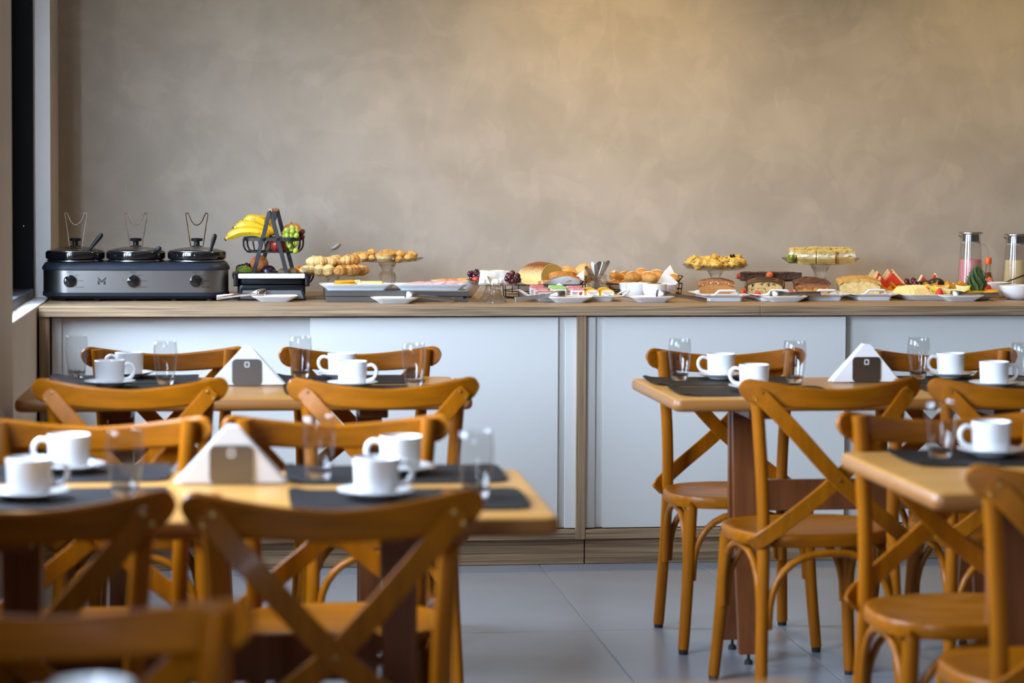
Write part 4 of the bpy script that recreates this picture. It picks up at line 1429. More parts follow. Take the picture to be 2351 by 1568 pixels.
for k in range(12):
    x = -.078 + .0142 * k
    ln = .046
    g = G()
    sh = [(-ln + .008 * math.sin(k * 2.1), 0), (ln * .6, .001), (ln, .004), (ln * .96, .0085), (ln * .3, .0095), (-ln * .8, .0060)]
    rings = []
    for j in range(7):
        v = (j / 6 - .5)
        wv = .0022 * math.sin(j * 2.3 + k)
        rings.append([(a + .010 * abs(v) * math.sin(k + 1), v * .088, b_ + wv * .6) for a, b_ in sh])
    g.loft(rings)
    g.rough(.0015, 60, k)
    solo('ham_slice', g, ham_m if k % 3 else ham_e, f'folded cooked ham slice, {ordinal(k)} from the left in the ham tray', 'ham slice', (c0.x + x, c0.y + .002 * math.sin(k * 1.7), c0.z + .0120 + .0006 * k), (0, R(-8), R(3 * math.sin(k * 2))), 'folded ham slices', smooth=60)

# ------------------------------------------------------------------ white bowl behind the riser
b = base(1050, 684)
t = thing('serving_bowl', 'large white bowl half hidden behind ham tray and cheese stand', 'bowl', (b[0], b[1] + .06, b[2]))
obj('bowl_body', G().loft(trayrings([(.06, .06, .029, .002), (.115, .10, .045, 0), (.14, .12, .055, .010), (.178, .15, .06, .040), (.190, .16, .06, .061), (.197, .167, .06, .064), (.190, .160, .06, .0655), (.172, .145, .056, .042), (.13, .11, .05, .014), (.06, .06, .029, .012)], 6)), china, t, smooth=60)
for k, (x, y, z, rz) in enumerate(((.045, -.02, .056, 20), (-.01, .01, .054, 70), (.02, .03, .055, -30), (-.055, .0, .054, 10), (.055, .03, .056, 100))):
    g = G().ball((0, 0, 0), (.034, .024, .010), .12, 1.4, k, 3)
    solo('toast_piece', g, crust if k % 2 else bun, f'golden toasted piece in the white bowl, {ordinal(k)} from the right', 'bread', (t.location.x + x, t.location.y + y, t.location.z + z + .006), (R(10), R(-6), R(rz)), 'toasted pieces in the bowl', smooth=70)

# ------------------------------------------------------------------ fresh cheese on fluted glass stands
zc = .0745
glass_stand('cake_stand', 'fluted low glass stand with white cheese at the front edge', 1137, 694.5, zc, .098, .0430, .012,
            stem=[(.0430, 0), (.042, .004), (.032, .014), (.022, .030), (.0185, .048), (.021, .0605)], flutes=14)
glass_stand('cake_stand', 'second fluted low glass stand, hidden behind the white cheese stand', 1126, 687.5, zc, .093, .0400, .012,
            stem=[(.0400, 0), (.039, .004), (.030, .014), (.021, .030), (.0175, .048), (.020, .0605)], flutes=14)
zp = CT + zc - .012 + .0045
B_ = 694
k = u(B_)
def cpos(px, dy=0):
    p = at(px, 640, B_)
    return p.x, p.y + dy
x, y = cpos(1137)
g = grid_block(.106, .085, .049, (14, 12, 7))
g.v = [(vx * (1 - .14 * vz / .049), vy, vz) for vx, vy, vz in g.v]
solo('fresh_cheese', g.rough(.003, 50, 3), fresh_cheese, 'big white block of fresh cheese on the fluted glass stand', 'cheese', (x, y + .018, zp), R(4), smooth=50)
for k_, (px, dy, w2, h2, lab) in enumerate(((1109, -.040, .042, .031, 'crumbled white cheese lump at front left of the block'), (1133, -.048, .030, .020, 'low white cheese crumb before the middle of the block'), (1150, -.050, .034, .024, 'white cheese wedge at front right of the block'))):
    x, y = cpos(px, dy)
    g = grid_block(w2, .026, h2, (8, 6, 6))
    g.v = [(vx * (1 - .5 * vz / h2), vy * (1 - .3 * vz / h2), vz) for vx, vy, vz in g.v]
    solo('fresh_cheese', g.rough(.005, 60, k_ + 11), fresh_cheese, lab, 'cheese', (x, y, zp), R(10 * k_), 'white cheese pieces', smooth=60)
cc = lambda v, w2: (1050 + v / 7.837, 590 + w2 / 7.837)
RG = [(998, 292), (892, 372), (975, 335), (940, 372), (915, 330), (1090, 338), (890, 395), (1055, 395), (1105, 412), (1000, 425), (960, 440), (1050, 440)]
bunch('grape_bunch', 'cluster of dark red grapes at the right of the white cheese', 'grapes', [at(*cc(a, b_), 696 - 1.2 * (i % 3)) for i, (a, b_) in enumerate(RG)], .0100, red_grape, at(*cc(985, 300), 692), 'grape bunches', 5)
LG = [(228, 308), (268, 300), (340, 270), (308, 340), (385, 322), (260, 380), (395, 345), (330, 380), (385, 385)]
bunch('grape_bunch', 'cluster of purple grapes at the left of the white cheese', 'grapes', [at(*cc(a, b_), 686 - 1.0 * (i % 3)) for i, (a, b_) in enumerate(LG)], .0108, black_grape, at(*cc(330, 310), 685), 'grape bunches', 6)

def strawberry(lab, pos, r=.012, rot=(0, 0, 0), cut=False, cap=True):
    t = thing('strawberry', lab, 'strawberry', pos, rot, 'strawberries')
    prof = [(0, -r * 1.25), (r * .35, -r * 1.1), (r * .75, -r * .45), (r, r * .25), (r * .85, r * .75), (r * .35, r * .92), (0, r * .9)]
    obj('flesh', G().lathe(prof, 20).rough(.0008, 120, 3), berry_cut if cut else berry, t, smooth=80)
    if cap:
        g = G()
        for j in range(7):
            a = 2 * math.pi * j / 7
            d = Vector((math.cos(a), math.sin(a), 0))
            q = Vector((-d.y, d.x, 0))
            c = Vector((0, 0, r * .93))
            g.add([c, c + d * r * .5 + q * r * .2 + Vector((0, 0, .001)), c + d * r * .95 + Vector((0, 0, -r * .15)), c + d * r * .5 - q * r * .2 + Vector((0, 0, .001))], [(0, 1, 2, 3)])
        obj('leaf_cap', g, leaf, t, smooth=0)
    return t
strawberry('half strawberry beside the purple grapes on the cheese stand', at(*cc(325, 402), 689), .0115, (R(20), R(100), 0), cap=False)

# ------------------------------------------------------------------ bread baskets
def wire_basket(label, px0, px1, by, zt, d, handles=(1,)):
    p0, p1 = base(px0, by), base(px1, by)
    w_ = p1[0] - p0[0]
    c = Vector(((p0[0] + p1[0]) / 2, p0[1] + d / 2, p0[2]))
    t = thing('bread_basket', label, 'bread basket', c, 0, 'black wire bread baskets')
    def oct_(k, z):
        a, b_ = w_ / 2 * k, d / 2 * k
        return [(-a, -b_ * .35, z), (-a * .72, -b_, z), (a * .72, -b_, z), (a, -b_ * .35, z), (a, b_ * .35, z), (a * .72, b_, z), (-a * .72, b_, z), (-a, b_ * .35, z)]
    obj('rim_wire', G().tube(oct_(1, zt), .0022, 6, closed=True), black_wire, t)
    obj('middle_wire', G().tube(oct_(1.0, zt * .52), .0018, 6, closed=True), black_wire, t)
    obj('base_wire', G().tube(oct_(.97, .004), .0022, 6, closed=True), black_wire, t)
    obj('base_board', G().loft([[(x * .95, y * .95, z) for x, y, _ in oct_(1, 0)] for z in (.005, .013)]), mat('pine_board', (.45, .27, .12), .6, var=(12, .2, (.2, 1, 1))), t)
    o = oct_(1, 0)
    for i in range(8):
        a, b_ = Vector(o[i]), Vector(o[(i + 1) % 8])
        for f in ((0, .5) if (b_ - a).length > .08 else (0,)):
            q = a.lerp(b_, f)
            obj('upright_wire', G().tube([(q.x * .98, q.y * .98, .004), (q.x, q.y, zt)], .0018, 6), black_wire, t)
    for s in (-1, 1):
        a, b_ = w_ / 2, d / 2 * .62
        obj('handle', G().tube([(s * a * .86, -b_, zt), (s * (a * .86 + .022), -b_, zt + .030), (s * (a * .86 + .022), b_, zt + .030), (s * a * .86, b_, zt)], .0024, 6), black_wire, t)
    return t, c, w_
bk1, cb1, wb1 = wire_basket('black wire bread basket holding the big cut brioche loaf', 1164, 1350, 686, .052, .20)
bk2, cb2, wb2 = wire_basket('black wire bread basket heaped with crusty rolls', 1372, 1572, 679, .045, .17)

def paper_sheet(lab, c, w_, d, amp, seed, rz=0, group=None, rim=0):
    n, m_ = 14, 10
    vs, fs = [], []
    for L_ in (0, 1):
        for j in range(m_ + 1):
            for i in range(n + 1):
                a, b_ = (i / n - .5), (j / m_ - .5)
                e = max(abs(a), abs(b_)) * 2
                z = rim * max(0, e - .62) / .38 * (1 + .5 * math.sin(7 * a + seed) * math.cos(5 * b_))
                q = mn.noise_vector(Vector((a * 5, b_ * 5, seed)))
                vs.append((a * w_ + q.x * amp, b_ * d + q.y * amp, z + q.z * amp * .6 + L_ * .0006))
    st = (n + 1) * (m_ + 1)
    for j in range(m_):
        for i in range(n):
            a = j * (n + 1) + i
            fs += [(a + st, a + 1 + st, a + n + 2 + st, a + n + 1 + st), (a, a + n + 1, a + n + 2, a + 1)]
    return solo('paper_liner', G().add(vs, fs), paper_grey, lab, 'paper', c, rz, group, smooth=25)
paper_sheet('crumpled greaseproof paper lining the brioche basket', (cb1.x, cb1.y, cb1.z + .022), wb1 * .92, .20, .012, 3, 0, 'basket papers', .045)
paper_sheet('crumpled greaseproof paper lining the roll basket', (cb2.x, cb2.y, cb2.z + .020), wb2 * .84, .155, .010, 9, 0, 'basket papers', .03)

def dome(w_, h, n=22):
    out = []
    for k in range(n):
        a = -math.pi * .12 + (math.pi * 1.24) * k / (n - 1)
        x = math.cos(a)
        y = math.sin(a)
        if y > 0:
            px_ = w_ / 2 * math.copysign(abs(x) ** .8, x)
            pz = h * .48 + h * .52 * y ** .9
        else:
            px_ = w_ / 2 * math.copysign(.94, x)
            pz = h * .48 * (1 + y / .37) if True else 0
        out.append((px_, max(0, pz)))
    return out
p = at(1238, 650, 681)
lf = thing('brioche_loaf', 'big glossy brown-topped brioche loaf, cut end showing yellow crumb', 'bread', (p.x, p.y, CT + .024), R(-52), 'breads in the brioche basket')
sec = dome(.128, .108)
ks = [(-.080, .30), (-.077, .52), (-.068, .74), (-.055, .88), (-.03, .99), (0, 1.04), (.03, 1.03), (.055, .99), (.070, .95)]
g = G().loft([[(t_, -x * (.75 + .25 * s_), z * s_ + .0 * (1 - s_)) for x, z in sec] for t_, s_ in ks], cap1=False).rough(.002, 25, 2)
obj('crust', g, loaf_m, lf, smooth=70)
obj('cut_face', G().loft([[(t_, -x * k_, z * k_ + (1 - k_) * .05) for x, z in sec] for t_, k_ in ((.0690, .945), (.0705, .93))]).rough(.0012, 120, 4), crumb, lf, smooth=25)
for k, (px, py, by, w_, h, th, rz, tilt, lab) in enumerate(((1290, 640, 683.4, .112, .070, .019, -72, 62, 'uppermost at the back'), (1266, 646, 684.2, .098, .062, .019, -82, 70, 'front left one'),
                                                        (1305, 645, 685, .078, .060, .017, -45, 55, 'front right one, tilted'))):
    p = at(px, py, by)
    t = thing('brioche_slice', 'orange-crusted brioche slice before the loaf, ' + lab, 'bread slice', (p.x, p.y + .03, CT + (.062, .040, .044)[k]), (R(tilt), 0, R(rz + 75)), 'brioche slices')
    s2 = dome(w_, h)
    obj('crust_rim', G().loft([[(x, y, z) for x, z in s2] for y in (-th / 2, th / 2)], False, False), slice_crust, t, smooth=60)
    obj('crumb', G().loft([[(x * .97, y, z * .96 + .001) for x, z in s2] for y in (-th / 2 - .0008, th / 2 + .0008)]), white_crumb, t, smooth=30)
for px, py, by, r, lab, sd in ((1300, 632, 680.6, (.050, .045, .036), 'round swirled bread behind the brioche loaf', 1), (1343, 628, 680.4, (.046, .040, .040), 'round bread behind the knife tumbler', 2)):
    p = at(px, py, by)
    solo('round_bread', G().ball((0, 0, 0), r, .10, 2.2, sd, 4), swirl, lab, 'bread', p, R(25 * sd), 'round breads', smooth=70)
# napkin corners standing in the baskets
def corner(lab, tip, l, r, by, mt=paper, back=.01):
    T, A, B = at(*tip, by), at(*l, by), at(*r, by)
    g = G().loft([[Vector((v.x, v.y + (.0 if v is T else -back) + dy, v.z)) for v in (T, A, B)] for dy in (0, .0012)])
    return solo('paper_napkin', g, mt, lab, 'napkin', (0, 0, 0), 0, 'napkin corners in the baskets', smooth=0)
corner('white napkin corner standing tall at the right of the rolls', (1539, 608), (1508, 640), (1556, 645), 675)
corner('grey-white napkin corner before the right end of the rolls', (1526, 621), (1500, 660), (1557, 650), 678.6)
corner('pale napkin corner between the brioche and the knives', (1341, 619), (1314, 640), (1341, 655), 684, paper_grey)
corner('white napkin corner sticking out under the brioche slices', (1284, 650), (1262, 662), (1306, 664), 686)

def bread_roll(lab, px, py, by, L_, r, rz, tilt=0):
    by = 674.7 + (by - 676) * .5
    p = at(px, py, by)
    t = thing('bread_roll', lab, 'bread roll', p, (tilt, 0, rz), 'crusty rolls in the wire basket')
    g = G().ball((0, 0, 0), (L_ / 2, r, r * .92), .07, 2.0, px, 3)
    obj('crust', g, roll_m, t, smooth=75)
    pts = [(f * L_ * .36, .004 * math.sin(f * 3), r * .88 * math.sqrt(max(0, 1 - (f * .72) ** 2))) for f in (-1, -.7, -.35, 0, .35, .7, 1)]
    obj('score', G().tube(pts, [.001, .006, .009, .0095, .009, .006, .001], 8, flat=.45, up=(0, 0, 1)), roll_in, t, smooth=70)
RL = [(1411, 634, 680, .066, .0215, 70, 'leftmost upright one'), (1434, 637, 677, .070, .024, 20, 'second from left at the back'), (1452, 638, 684, .075, .0245, 15, 'pale front one above the ramekins'),
      (1473, 630, 676, .070, .024, -10, 'back one at the top middle'), (1489, 638, 684, .078, .0250, -35, 'front one right of centre'), (1508, 633, 677, .074, .0240, -25, 'browned back one beside the napkin'),
      (1546, 641, 677, .062, .0230, -60, 'right end one behind the napkin'), (1410, 655, 682, .060, .0215, 30, 'lower left one behind the tumbler'), (1436, 656, 680, .062, .022, 0, 'lower one hidden by the ramekins'),
      (1478, 655, 680, .07, .022, 0, 'lower middle one, mostly hidden'), (1520, 655, 681, .07, .022, 10, 'lower right one under the napkin')]
for px, py, by, L_, r, rz, lab in RL:
    bread_roll('crusty bread roll in the heap, ' + lab, px, py, by, L_, r, R(rz), R(-12))
# ------------------------------------------------------------------ tumbler of knives
BYK = 683
b = base(1373, BYK)
kz = at(1373, 631, BYK).z - CT
kt = solo('glass_tumbler', G().lathe([(0, .001), (.030, .001), (.034, 0), (.0365, .003), (.0385, .05), (.0395, kz), (.0385, kz + .0006), (.0372, kz - .001), (.036, .05), (.033, .014), (0, .012)], 12), facet_glass,
          'faceted clear tumbler holding butter knives, behind the jam tubs', 'glass', (b[0], b[1] + .03, b[2]), smooth=25)
kc = Vector((b[0], b[1] + .03, CT))
KN = [(1347, 612, -.030), (1363, 602, -.016), (1370, 607, -.006), (1376, 603, .000), (1381, 601, .004), (1390, 601, .012), (1396, 608, .018), (1402, 599, .028), (1352, 616, -.022)]
for k, (px, py, xb) in enumerate(KN):
    tip = at(px, py, BYK)
    tip.y = kc.y + .012 * math.sin(k * 2.1)
    bot = Vector((kc.x - (tip.x - kc.x) * .45, kc.y - .010 * math.cos(k * 1.7), CT + .016))
    ax = (tip - bot)
    Lk = ax.length
    t = thing('butter_knife', f'steel butter knife standing handle up in the tumbler, {ordinal(sorted(q[0] for q in KN).index(px))} from the left', 'knife', bot, 0, 'butter knives in the tumbler')
    ax.normalize()
    g = G().ribbon([ax * f * Lk for f in (.42, .55, .7, .85, .95, .985, 1.0)], [.0075, .0105, .0135, .015, .0145, .011, .005], .0035, (.25 * math.sin(k), 1, 0))
    obj('handle', g, steel, t, smooth=40)
    obj('blade', G().ribbon([ax * f * Lk for f in (0, .03, .1, .3, .425)], [.006, .013, .016, .015, .0075], .0014, (.25 * math.sin(k), 1, 0)), steel, t, smooth=40)
# ------------------------------------------------------------------ jam tray with portion tubs
b0, b1 = base(1240, 693), base(1408, 693)
wj = b1[0] - b0[0]
jt = thing('jam_tray', 'long white tray with side handles holding jam and honey portions', 'tray', ((b0[0] + b1[0]) / 2, b0[1] + .075, b0[2]))
wr = (1424 - 1205) * u(688)
obj('tray_body', G().loft(trayrings([(wj * .97, .115, .012, .001), (wj, .12, .014, 0), (wj * 1.01, .122, .014, .002), (wj * 1.06, .132, .016, .0125), (wr, .150, .02, .0185), (wr, .150, .02, .0205), (wr * .99, .147, .02, .0208),
                                     (wj * 1.03, .125, .014, .0135), (wj * .95, .11, .012, .0125)], 4)), melamine, jt, smooth=40)
for s in (-1, 1):
    x0 = wr / 2 - .004
    obj('handle', G().tube(smooth_path([(s * x0, -.055, .0195), (s * (x0 + .022), -.045, .034), (s * (x0 + .030), -.02, .038), (s * (x0 + .030), .02, .038), (s * (x0 + .022), .045, .034), (s * x0, .055, .0195)], 4), .0042, 8), melamine, jt, smooth=60)
jz = CT + .0004 + .0138
white_tub = mat('white_tub', (.82, .80, .78), .35)
red_foil = mat('red_speckled_foil', (.62, .06, .10), .4, spots=((.85, .72, .70), 260, .5, .6))
green_foil = mat('green_speckled_foil', (.22, .52, .06), .4, spots=((.75, .85, .55), 260, .5, .6))
gold_foil = mat('golden_tub', (.68, .38, .02), .35, bump=(200, .2))
lab_white = mat('printed_label', (.86, .84, .80), .45)
lab_red = mat('printed_red', (.65, .04, .03), .5)
lab_gold = mat('printed_gold', (.75, .45, .05), .5)
lab_green = mat('printed_green', (.06, .40, .05), .5)
lab_purple = mat('printed_plum', (.35, .05, .16), .5)
def jam_tub(lab, px, by, dy, wpx, hpx, foil, rz=0, fruit=lab_red):
    p = at(px, 670, by)
    w_, h = wpx * u(by), hpx * u(by)
    t = thing('jam_tub', lab, 'jam tub', (p.x, p.y + dy, jz), rz, 'small jam portion tubs')
    obj('tub', G().loft(trayrings([(w_ * .96, .028, .006, 0), (w_, .030, .006, h * .5), (w_, .030, .006, h * .80)])), white_tub, t, smooth=40)
    obj('foil_lid', G().loft(trayrings([(w_ * 1.03, .032, .008, h * .80), (w_ * 1.03, .033, .008, h * .84), (w_ * .98, .03, .008, h), (w_ * .85, .022, .006, h * 1.03)])).rough(.0012, 200, px), foil, t, smooth=40)
    y = -.0156
    lb = obj('label', G().box(-w_ * .46, w_ * .46, y - .0004, y + .001, h * .06, h * .72), lab_white, t)
    obj('fruit_print', G().loft([[(w_ * .18 + x * w_ * .13, y - .0006 + dy2, h * .36 + z * h * .22) for x, z in ((0, -1), (.7, -.3), (1, .4), (.5, .9), (-.5, .9), (-1, .4), (-.7, -.3))] for dy2 in (0, .0003)]), fruit, lb)
    obj('leaf_print', G().loft([[(w_ * .24 + x * w_ * .12, y - .0007 + dy2, h * .58 + z * h * .06) for x, z in ((-1, 0), (0, -1), (1, 0), (0, 1))] for dy2 in (0, .0003)]), lab_green, lb)
    obj('print_lines', G().box(-w_ * .42, -w_ * .04, y - .0007, y - .0004, h * .46, h * .54).box(-w_ * .42, -w_ * .12, y - .0007, y - .0004, h * .34, h * .40).box(-w_ * .42, w_ * .02, y - .0007, y - .0004, h * .16, h * .21), lab_purple, lb)
    return t
jam_tub('red-topped jam tub, back one at the left end of the jam tray', 1236, 689, .045, 34, 24, red_foil)
jam_tub('red-topped jam tub, middle one at the left end of the jam tray', 1243, 689, .012, 34, 19, red_foil)
jam_tub('small red-topped jam tub, front one at the left end, lowest', 1251, 690, -.018, 34, 14, red_foil)
jam_tub('green-topped jam tub, front one behind the tong head', 1281, 689, -.004, 38, 21, green_foil)
jam_tub('green-topped jam tub behind the other green one', 1279, 689, .032, 36, 24, green_foil)
jam_tub('red-topped jam tub between the green and the golden tubs, front one', 1325, 690, -.012, 32, 20, red_foil)
jam_tub('red-topped jam tub between the green and the golden tubs, back one', 1318, 689, .024, 34, 23, red_foil)
def honey_tub(lab, px, dy, hpx, front):
    p = at(px, 670, 690)
    k = u(690)
    w_, h = 34 * k, hpx * k
    t = thing('honey_tub', lab, 'honey tub', (p.x, p.y + dy, jz), 0, 'golden honey portion tubs')
    def archp(s_, z1=1):
        return [(-.5 * w_ * s_, 0)] + [(-.5 * w_ * s_ * math.cos(R(a)), h * (.42 + .58 * math.sin(R(a)) ** .8) * s_) for a in range(0, 181, 15)] + [(.5 * w_ * s_, 0)]
    obj('tub', G().loft([[(x, y, z) for x, z in archp(s_)] for y, s_ in ((-.013, .95), (-.011, 1), (.011, 1), (.013, .95))]), gold_foil, t, smooth=40)
    if front:
        lb = obj('label', G().loft([[(x, y, z + .001) for x, z in archp(.84)] for y in (-.0140, -.0128)]), lab_white, t)
        obj('green_band', G().loft([[(x, -.0143 + dy2, z) for x, z in ((-.40 * w_, .0015), (.40 * w_, .0015), (.40 * w_, h * .20), (.15 * w_, h * .26), (-.1 * w_, h * .16), (-.40 * w_, h * .24))] for dy2 in (0, .0003)]), lab_green, lb)
        text('lettering', 'TREMOLAT', h * .215, (0, -.0143, h * .52), lab_red, lb)
        obj('print_line', G().box(-w_ * .2, w_ * .2, -.0145, -.0142, h * .33, h * .37), lab_purple, lb)
        pts = [(w_ * .36 * math.cos(R(a)), -.0143, h * .42 + h * .36 * math.sin(R(a))) for a in range(20, 161, 14)]
        obj('gold_line', G().ribbon(pts, .0012, .0003, (0, 1, 0)), lab_gold, lb)
honey_tub('golden arched tub with a white label, left front one on the jam tray', 1357, -.030, 19, True)
honey_tub('golden arched tub with a white label, right front one on the jam tray', 1391, -.030, 19, True)
honey_tub('golden arched tub behind the left labelled one', 1352, .004, 22, False)
honey_tub('golden arched tub behind the right labelled one', 1387, .004, 22, False)

# ------------------------------------------------------------------ white ramekins
def ramekin(lab, px, by, r, h, fill=None, group='white ramekins'):
    b = base(px, by)
    t = thing('ramekin', lab, 'ramekin', (b[0], b[1] + r * .8, b[2]), 0, group)
    obj('dish', G().lathe([(0, .002), (r * .55, .002), (r * .58, 0), (r * .66, .001), (r * .82, h * .25), (r * .95, h * .6), (r * .98, h * .90), (r, h * .92), (r, h * .985), (r * .97, h), (r * .91, h * .97), (r * .88, h * .6), (r * .7, h * .18), (0, h * .12)], 40), china, t, smooth=50)
    if fill:
        obj('filling', G().lathe([(0, h * .70), (r * .86, h * .70), (r * .87, h * .90), (r * .5, h * 1.02), (0, h * 1.05)], 24).rough(.003, 60, px), fill, t, smooth=70)
    return t
ramekin('white ramekin at the back left of the group of four', 1457, 683.6, .054, .055)
ramekin('white ramekin at the front left of the group of four', 1470, 687.6, .050, .0605)
ramekin('white ramekin filled with brown milk caramel, front right of the four', 1507, 691, .0475, .0625, jam_m)
ramekin('white ramekin at the back right of the group of four', 1532, 685, .046, .053)

# ------------------------------------------------------------------ dessert stands
RD = random.Random(4)
hs = .1235
t, b, zp = glass_stand('cake_stand', 'clear glass cake stand with chocolate-flecked pastry chunks', 1642, 680.5, hs, .130, .055, .022)
CH = [(1585, 602, 680, 11), (1604, 606, 684, 15), (1622, 605, 684, 13), (1643, 607, 685, 14), (1661, 607, 684, 14), (1682, 604, 684, 14), (1702, 604, 681, 12), (1594, 596, 678, 12), (1615, 598, 677, 12), (1632, 597, 678, 14), (1652, 599, 676, 12), (1672, 597, 677, 13), (1692, 596, 678, 14), (1641, 593, 676, 11)]
chunk_m = mat('egg_glazed_pastry', (.74, .47, .10), .45, spots=((.45, .18, .04), 24, .56, .7), bump=(60, .6))
shard = mat('dark_chocolate_shard', (.045, .016, .008), .35)
for k, (px, py, by, rp) in enumerate(CH):
    r = rp * u(by)
    c = thing('pastry_chunk', f'flaky pastry chunk with chocolate flecks, {ordinal(sorted(q[0] for q in CH).index(px))} from the left', 'pastry', at(px, py, 680.5 + (by - 681) * .5), R(37 * k), 'pastry chunks on the stand')
    obj('dough', G().ball((0, 0, 0), (r * 1.15, r, r * .82), .42, 1.9, k + 3, 3).rough(.003, 60, k), chunk_m, c, smooth=50)
    g = G()
    for q in range(5):
        a = RD.uniform(0, 6.28)
        e = RD.uniform(.25, .9)
        v = Vector((math.cos(a) * math.cos(e) * r * 1.05, math.sin(a) * math.cos(e) * r * .95, math.sin(e) * r * .82))
        g.ball(v, (RD.uniform(.002, .005), RD.uniform(.0015, .004), .0016), .3, 2, q + k, 1, rot=Matrix.Rotation(RD.uniform(-.8, .8), 3, 'X').to_euler())
    o = obj('chocolate_flecks', g, shard, c, smooth=40)
    o['kind'] = 'stuff'
for k, (px, py) in enumerate(((1679, 588), (1685, 587), (1668, 591))):
    p = at(px, py, 679.8)
    solo('chocolate_piece', G().loft([[(x, y, z) for x, y in ((-.008, -.005), (.008, -.003), (.006, .006), (-.006, .004))] for z in (-.002, .002)]).rough(.001, 90, k), shard if k != 2 else chunk_m, ('dark chocolate shard on top of the pastry chunks, left one', 'dark chocolate shard on top of the pastry chunks, right one', 'pale pastry flake standing on the chunks')[k], 'chocolate', p, (R(30 * k - 50), R(35), R(50 * k)), smooth=0)

# chocolate cake on a smoked-glass plate
t, b, zp = glass_stand('cake_stand', 'dark smoked glass cake stand under the chocolate cake', 1766, 676.5, .0625, .136, .045, .010, mt=smoke_glass)
zc_ = zp
for k, (px, wpx, rz) in enumerate(((1718, 38, 3), (1750, 38, -3), (1783, 38, 2), (1818, 42, -2))):
    p = at(px, 640, 677.6)
    w_ = wpx * u(677.6)
    c = thing('chocolate_cake_square', f'moist chocolate cake square, {ordinal(k)} from the left on the dark stand', 'cake', (p.x, p.y - .012, zc_), R(rz), 'chocolate cake squares')
    obj('sponge', crumbs(grid_block(w_ * .84, .06, .026, (12, 11, 6)).rough(.0042, 120, k), 90, w_ * .84, .06, .002, .024, .0015, .0032, k, True), choc, c, smooth=60)
    g = grid_block(w_ * .87, .062, .008, (14, 13, 2))
    g.v = [(x, y, z + .0245) for x, y, z in g.v]
    obj('icing', g.rough(.0035, 140, k + 9), choc_top, c, smooth=60)
for k, (px, wpx) in enumerate(((1728, 40), (1765, 40), (1803, 40))):
    p = at(px, 636, 675.2)
    solo('chocolate_cake_square', grid_block(wpx * u(677), .055, .031, (10, 9, 6)).rough(.004, 120, k + 30), choc, f'chocolate cake square of the back row, {ordinal(k)} from the left', 'cake', (p.x, p.y - .005, zc_), 0, 'chocolate cake squares', smooth=60)
strawberry('halved strawberry at the front centre of the chocolate cake', at(1766, 632.5, 679.6), .0150, (R(95), 0, 0), cut=True, cap=False)
strawberry('strawberry at the left end of the chocolate cake', at(1699, 634.5, 676.6), .0130, (R(20), R(-95), 0), cap=False)

# cream cake on the right stand
hr = .1470
t, b, zp = glass_stand('cake_stand', 'tall clear glass cake stand with cream crumble squares', 1883, 679, hr, .152, .062, .023, flutes=10, scal=.02,
                       stem=[(.062, 0), (.060, .005), (.040, .016), (.027, .040), (.023, .070), (.026, .092), (.036, .112), (.041, .1228)])
for k, (px, by, wpx, hpx, lab) in enumerate(((1850, 683, 43, 22, 'front left one'), (1893, 684, 44, 22, 'front middle one'), (1938, 682, 46, 24, 'front right one'), (1834, 675, 40, 26, 'back left one'), (1880, 674, 46, 28, 'back middle one'), (1926, 674, 44, 27, 'back right one'))):
    by = 679 + (by - 679) * .40
    p = at(px, 590, by)
    w_, h = wpx * u(by), (hpx + 9) * u(by)
    c = thing('cream_cake_square', 'square of yellow sponge with cream and crumble, ' + lab, 'cake', (p.x, p.y, zp), R((-4, 3, -3, 2, 0, 4)[k]), 'cream cake squares')
    obj('sponge', grid_block(w_ * .94, .055, h * .50, (9, 8, 4)).rough(.003, 110, k), sponge, c, smooth=60)
    g = grid_block(w_ * .96, .057, h * .26, (10, 9, 3))
    g.v = [(x, y, z + h * .48) for x, y, z in g.v]
    obj('cream_layer', g.rough(.006, 70, k + 5), cream, c, smooth=60)
    g = grid_block(w_ * .95, .058, h * .24, (12, 11, 2))
    g.v = [(x, y, z + h * .72) for x, y, z in g.v]
    obj('crumble', crumbs(g.rough(.004, 120, k + 15), 60, w_ * .95, .058, h * .8, h * .96, .0028, .0058, k + 40), crumble, c, smooth=60)
p = at(1817, 590, 680.3)
kf = thing('kiwi_flower', 'kiwi cut into a crown at the left of the cream squares', 'kiwi', (p.x, p.y, zp + .001), 0)
g, g2 = G(), G()
n = 24
rings = []
for r, zz in ((.008, 0), (.016, .004), (.020, .014), (.0205, .020)):
    rings.append([(r * math.cos(2 * math.pi * j / n), r * math.sin(2 * math.pi * j / n), zz) for j in range(n)])
rings.append([(.0205 * math.cos(2 * math.pi * j / n), .0205 * math.sin(2 * math.pi * j / n), .026 + .008 * (1 if (j // 2) % 2 else -.6)) for j in range(n)])
obj('skin', g.loft(rings, cap1=False), mat('kiwi_peel_cut', (.16, .15, .025), .7, bump=(200, .3)), kf, smooth=30)
obj('flesh', g2.loft([[(x * .93, y * .93, z) for x, y, z in rings[k]] for k in (1, 3, 4)] + [[(.010 * math.cos(2 * math.pi * j / n), .010 * math.sin(2 * math.pi * j / n), .032) for j in range(n)]]), kiwi_f, kf, smooth=40)

